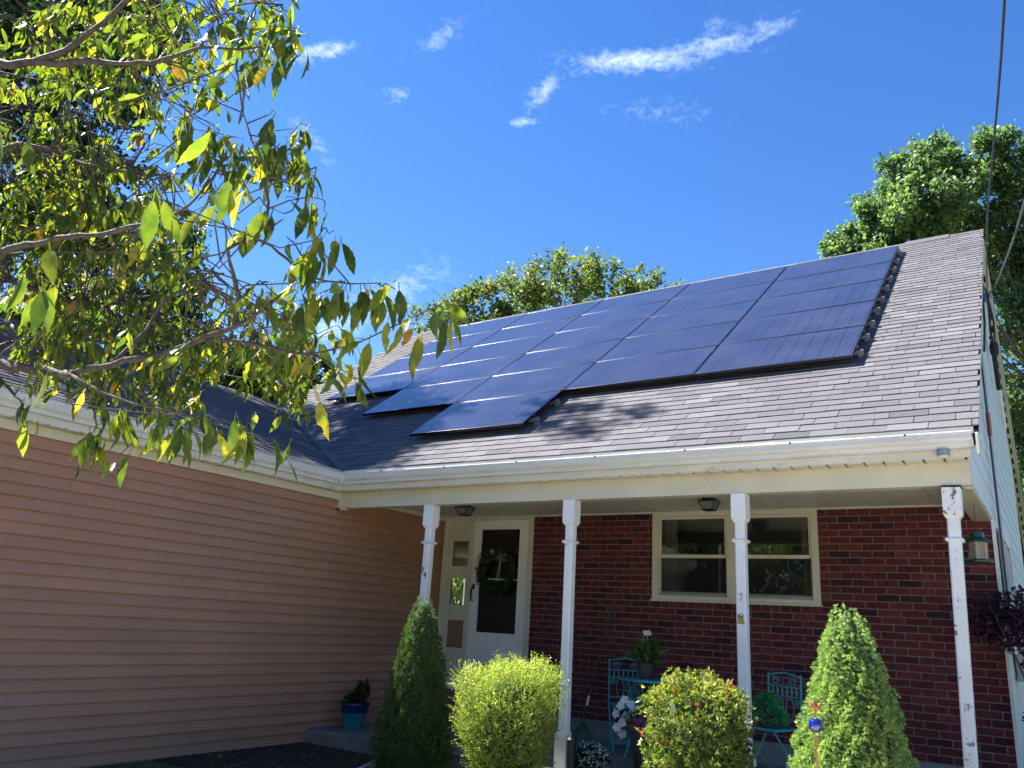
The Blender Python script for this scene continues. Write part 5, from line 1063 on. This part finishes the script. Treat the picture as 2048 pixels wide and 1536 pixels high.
# ================================================================ background trees
def tree(name, lab, base, blobs, n, size, lm, cat='tree', limbs=True, group='trees around the house', core=.55, fill=None):
    base = Vector(base); t = empty(name, base, 0, lab, cat, group)
    bl = np.array([[*c, r] for c, r in blobs]); cen = bl[:, :3].mean(0) - np.array(base)
    b = MB(); H = cen[2]
    top = Vector((cen[0] * .7, cen[1] * .7, H * .72)); r0 = max(.12, H * .022)
    mid = top * .5 + Vector((.15, -.1, 0)); b.tube([(0, 0, -.1), (mid.x * .6, mid.y * .6, mid.z * .8), tuple(mid), tuple(top)], [r0 * 1.5, r0, r0 * .9, r0 * .7], 10)
    b.build('trunk', M['bark_dark'], t)
    b = MB()
    for c, r in blobs:
        c = Vector(c) - base; st = top.lerp(mid, rr.random() * .6); md = st.lerp(c, .5) + Vector((rr.uniform(-.3, .3), rr.uniform(-.3, .3), .2))
        b.tube([st, md, c], [r0 * .10, r0 * .06, r0 * .02], 6)
    b.build('limbs', M['bark_dark'], t)
    w = bl[:, 3] ** 2; idx = rng.choice(len(bl), n, p=w / w.sum())
    # leaves gathered in clumps spread through every blob
    K = 11; cl = unit(rng.normal(size=(len(bl), K, 3)).reshape(-1, 3)).reshape(len(bl), K, 3) * rng.uniform(.6, 1.08, (len(bl), K, 1))
    q = rng.integers(0, K, n); cc = bl[idx, :3] + cl[idx, q] * bl[idx, 3:4]
    off = rng.normal(0, 1, (n, 3)) * bl[idx, 3:4] * .20
    Pp = cc + off - np.array(base); outw = unit(cc + off - bl[idx, :3])
    Dd = outw * .6 + rng.normal(0, .7, (n, 3)) + np.array([0, 0, -.25])
    vv = np.clip(rng.random(n) * .6 + .4 * np.repeat(rng.random(len(bl) * K).reshape(len(bl), K)[idx, q], 1), 0, .99)
    leaf_cloud('crown', Pp, Dd, rng.uniform(size * .7, size * 1.3, n), rng.uniform(size * .45, size * .75, n), lm, t, var=vv)
    return t
OAK_EXTRA = [((-7.5, 18.0, 11.6), 1.9), ((-9.6, 16.5, 10.8), 1.8), ((-5.2, 19.2, 11.6), 1.8), ((-7, 18, 9.2), 2.2)]
tree('oak_tree', 'olive green oak crown rising behind the roof ridge', (-7, 18, 0), OAK + OAK_EXTRA, 30000, .17, M['oak'])
tree('maple_tree', 'large deep green maple towering behind the right gable', (10.5, 27, 0), MAPLE, 90000, .19, M['maple'])
BIGL_ = [q for q in BIGL if q[0][0] < -6.5 and q[0][:1] not in ((-8.20,), (-7.36,))]
BIG_EXTRA = [((-7.3, -3.0, 12.0), 1.0), ((-7.7, -1.4, 10.9), .9), ((-7.2, .4, 12.2), .8), ((-8.5, -4.5, 12), 1.2), ((-8.6, .1, 13.8), 1.1), ((-9.5, .7, 13.6), 1.0), ((-8.2, -3.4, 12.0), 1.1), ((-8.9, .9, 14.2), .9), ((-9.0, 1.2, 12.6), .9), ((-5.5, .0, 14.0), .5), ((-7.9, -2.6, 9.3), 1.0), ((-8.3, -.9, 8.6), 1.1), ((-7.4, -.2, 9.7), .8), ((-7.9, 1.1, 8.4), .9), ((-8.9, -3.8, 9.0), 1.2), ((-7.6, -4.6, 9.0), 1.0), ((-8.6, 2.4, 8.8), .9)]
tree('shade_tree', 'tall dark leafy tree beyond the wing at the left edge', (-9.6, -.4, 0), BIGL_ + BIG_EXTRA, 46000, .15, M['darkleaf'])
hb = [((-8.2 + rr.uniform(-1.6, 1.6), 13.2 + rr.uniform(-1.5, 1.5), rr.uniform(1.2, 3.6)), rr.uniform(.6, .9)) for k in range(12)]
tree('garden_bush', 'leafy bush behind the house seen through the door sidelight', (-8.2, 13.2, 0), hb, 5000, .14, M['oak'])
tree('far_tree', 'dark tree seen through the cherry branches over the wing roof', (-16.2, 7, 0), MIDL, 13000, .17, M['darkleaf'])
tree('far_tree', 'small dark tree where the wing ridge meets the main roof', (-11.4, 8.6, 0), LOWL, 11000, .15, M['darkleaf'])
for (x, y, s, lb) in ((-3.5, -30, 1.0, 'leafy street tree across the road mirrored in the sidelight'), (5.5, -31, 1.1, 'leafy street tree across the road mirrored in the window'), (14, -30, .95, 'leafy street tree across the road far to the right'), (-8.5, -29, 1.0, 'leafy street tree across the road mirrored in the left sash'), (-13, -30, 1.0, 'leafy street tree across the road far to the left')):
    bl_ = [((x + rr.uniform(-3, 3), y + rr.uniform(-2, 2), rr.uniform(1.4, 8.5) * s), rr.uniform(1.4, 2.1)) for k in range(20)]
    tree('street_tree', lb, (x, y, 0), bl_, 9000,   .36, M['oak'], group='trees across the road')

# far-off wood closing the horizon behind the house
n = 26000; ang = rng.uniform(-.55, 3.7, n); dist = rng.uniform(62, 80, n)
hh = rng.random(n) ** .8 * (8.5 + 2.2 * np.sin(ang * 9) + 1.6 * np.sin(ang * 23 + 1) + 1.0 * np.sin(ang * 51))
o = leaf_cloud('treeline', np.column_stack([dist * np.cos(ang), dist * np.sin(ang), hh]), rng.normal(0, 1, (n, 3)), rng.uniform(.8, 1.6, n), rng.uniform(.6, 1.1, n), M['maple'])
tag(o, 'far off green wood along the horizon behind the house', 'treeline', kind='stuff')

# ================================================================ the near cherry tree
cherry = empty('cherry_tree', (1.2, -5.92, 0), 0, 'cherry tree with yellowing leaves reaching in from the left', 'tree')
cb = Vector((1.2, -5.92, 0)); cbn = np.array(cb)
def toL(p): return Vector(p[:3]) - cb
b = MB(); b.tube([(0, 0, -.1), (.03, .0, .5), (.12, .02, 1.2), tuple(toL(BRANCHES[0][0]))], [.17, .13, .115, .10], 12); b.build('trunk', M['bark'], cherry)
tips = []
samples = []
for br in BRANCHES:
    pts = []; rs = []
    for i in range(len(br) - 1):
        p0, p1 = toL(br[i]), toL(br[i + 1]); k_ = .62 if br[i][3] < .06 else .8; nseg = max(2, int((p1 - p0).length / .05))
        for k in range(nseg):
            s = k / nseg; j = br[i][3] * .35
            pts.append(p0.lerp(p1, s) + Vector((rr.uniform(-j, j), rr.uniform(-j, j), rr.uniform(-j, j)))); rs.append((br[i][3] * (1 - s) + br[i + 1][3] * s) * k_ * rr.uniform(.82, 1.2))
    pts.append(toL(br[-1])); rs.append(br[-1][3] * .62)
    b = MB(); b.tube(pts, rs, 8); b.build('branch', M['bark'], cherry, smooth=True)
    samples += [(p, r) for p, r in zip(pts, rs)]
SPn = np.array([tuple(p) for p, r in samples])
# one leaf: serrated blade folded along the midrib, drooping tip, short stalk
def leaf_shape(kd):
    st = [0, .05, .12, .20, .29, .38, .47, .56, .65, .74, .82, .90, 1.0]; hw = [.0, .045, .085, .117, .141, .156, .160, .154, .137, .110, .077, .038, .0]
    cur = [.25, .45, .15, .6, .35, .8][kd]; fo = [.25, .12, .45, .3, .6, .2][kd]; tw_ = [.1, .4, -.45, .2, -.2, .7][kd]; bite = [0, 0, 0, 8, 0, 5][kd]
    V = []; Fc = []
    for i, (s, h) in enumerate(zip(st, hw)):
        z = -cur * s * s * .5; a = tw_ * s
        se = 1 + (.07 if i % 2 else -.05)
        for sd in (-1, 0, 1):
            yy = sd * h * se * (.45 if (bite and sd == 1 and i in (bite, bite + 1)) else 1); zz = z + abs(yy) * fo
            V.append((s, yy * math.cos(a) - (zz - z) * math.sin(a), z + (zz - z) * math.cos(a) + yy * math.sin(a)))
    for i in range(len(st) - 1):
        for c in (0, 1): Fc.append((i * 3 + c, i * 3 + c + 1, i * 3 + 4 + c, i * 3 + 3 + c))
    n0 = len(V); w = .012
    V += [(-.22, -w, .06), (-.22, w, .06), (0, w, 0), (0, -w, 0)]; Fc.append((n0, n0 + 1, n0 + 2, n0 + 3))
    return np.array(V), Fc
LS = [leaf_shape(k) for k in range(6)]
lmes = []
for V, Fc in LS:
    me = bpy.data.meshes.new('leaf'); me.from_pydata([tuple(v) for v in V], [], Fc); me.materials.append(M['leaf']); me.polygons.foreach_set('use_smooth', [True] * len(Fc)); me.update(); lmes.append(me)
leaves = []   # (pos, axis, normal, length, kind, var)
twig = MB()
def add_leaf(p, down=.9, L=None, v=None):
    a = rr.uniform(0, 6.283); t_ = rr.gauss(down, .28); ax = Vector((math.cos(a) * math.cos(t_), math.sin(a) * math.cos(t_), -math.sin(t_)))
    up = Vector((rr.gauss(0, .5), rr.gauss(0, .5), 1)); n_ = up - ax * up.dot(ax)
    if n_.length < .05: n_ = ax.orthogonal()
    n_.normalize(); leaves.append((Vector(p) + ax * .02, ax, n_, L or rr.uniform(.07, .125), rr.randrange(6), v))
def grow(p0, p1, nl, r=.0022, down=.9, Lr=(.07, .125)):
    mid = p0.lerp(p1, .5) + Vector((rr.gauss(0, .02), rr.gauss(0, .02), rr.gauss(.01, .015)))
    twig.tube([p0, mid, p1], [r, r * .8, r * .4], 4, cap=False)
    for k in range(nl):
        s = .25 + .75 * (k + rr.random()) / max(nl, 1); s = min(s, 1)
        q = p0.lerp(mid, s * 2) if s < .5 else mid.lerp(p1, s * 2 - 1); add_leaf(q, down, rr.uniform(*Lr))
def nearest(p):
    d2 = ((SPn - np.array(p)) ** 2).sum(1); i = int(d2.argmin()); return samples[i][0], math.sqrt(d2[i])
for c, sp, n in SEEDS:
    for k in range(int(n * (1.1 if c[0] < 3.2 else .72))):
        d = Vector((rr.gauss(0, 1), rr.gauss(0, 1), rr.gauss(0, .75))); p = Vector(c) - cb + d * sp * .62
        q, ds = nearest(p)
        if ds > .75: q = p + (q - p) * (.25 / ds)
        dr = (p - q); dr = dr.normalized() if dr.length > .01 else Vector((1, 0, 0))
        if rr.random() < .6: twig.tube([q, q.lerp(p, .33) + Vector((rr.gauss(0, .05), rr.gauss(0, .05), rr.gauss(.01, .05))), q.lerp(p, .7) + Vector((rr.gauss(0, .045), rr.gauss(0, .045), rr.gauss(0, .045))), p], [.0042, .0034, .0026, .0020], 4, cap=False)
        e_ = p + (dr * .6 + Vector((rr.gauss(0, .6), rr.gauss(0, .6), rr.gauss(-.05, .45)))).normalized() * rr.uniform(.08, .2)
        grow(p, e_, rr.randrange(4, 7), down=rr.uniform(.6, 1.2), Lr=(.06, .115))
for p, r in samples:          # leafy spurs along the thicker wood
    if r >= .0056 and p.x > 1.8 and rr.random() < .17:
        d = Vector((rr.gauss(0, 1), rr.gauss(0, 1), rr.gauss(0, 1))).normalized(); grow(p, p + d * rr.uniform(.05, .14), rr.randrange(2, 5), r=.0022, down=.9, Lr=(.06, .105))
for c, n in HANG:
    p = Vector(c) - cb; q, ds = nearest(p + Vector((0, 0, .03)))
    w_ = ds * .12; twig.tube([q, q.lerp(p, .3) + Vector((rr.gauss(0, w_), rr.gauss(0, w_), rr.gauss(.3 * w_, w_))), q.lerp(p, .65) + Vector((rr.gauss(0, w_), rr.gauss(0, w_), rr.gauss(.5 * w_, w_))), p + Vector((0, 0, .02))], [.003, .0025, .002, .0016], 4, cap=False)
    for k in range(n): add_leaf(p + Vector((rr.gauss(0, .022), rr.gauss(0, .022), rr.gauss(.01, .018))), 1.15, rr.uniform(.09, .14))
# leaves along the thin outer parts of the branches
for p, r in samples:
    if r < .0056 and rr.random() < .20:
        e_ = p + Vector((rr.gauss(0, .05), rr.gauss(0, .05), rr.gauss(-.01, .04))); grow(p, e_, rr.randrange(1, 4), r=.0016, down=1.0)
o = twig.build('twigs', M['bark'], cherry, fix=False); o['kind'] = 'stuff'
Lw = [(l, (l[0] + cb - CAM).length) for l in leaves]
fwd = F
def inview(p):
    d = p + cb - CAM; z = d.dot(F)
    return z > .3 and abs(d.dot(R) / z) < .64 and abs(d.dot(U) / z) < .48
order = sorted([i for i in range(len(leaves)) if inview(leaves[i][0])], key=lambda i: -leaves[i][3] / Lw[i][1])
big = set(order[:300])
VV = []; FF = []; AA = []; nv = 0
for i, (p, ax, n_, L, kd, v) in enumerate(leaves):
    s_ = n_.cross(ax); Mx = np.array(((ax.x, s_.x, n_.x), (ax.y, s_.y, n_.y), (ax.z, s_.z, n_.z))) * L
    if i in big:
        share('leaf', lmes[kd], cherry, Matrix(((Mx[0, 0], Mx[0, 1], Mx[0, 2], p.x), (Mx[1, 0], Mx[1, 1], Mx[1, 2], p.y), (Mx[2, 0], Mx[2, 1], Mx[2, 2], p.z), (0, 0, 0, 1))))
    else:
        V, Fc = LS[kd]; VV.append(V @ Mx.T + np.array(p)); FF += [tuple(a + nv for a in q) for q in Fc]; AA += [rr.random() * .999] * len(Fc); nv += len(V)
o = raw('leaves', np.concatenate(VV), FF, M['leaf'], cherry, True, AA); o['kind'] = 'stuff'
print('LEAVES', len(leaves), 'TABS', len(tabs), 'BRICKS', len(bricks))
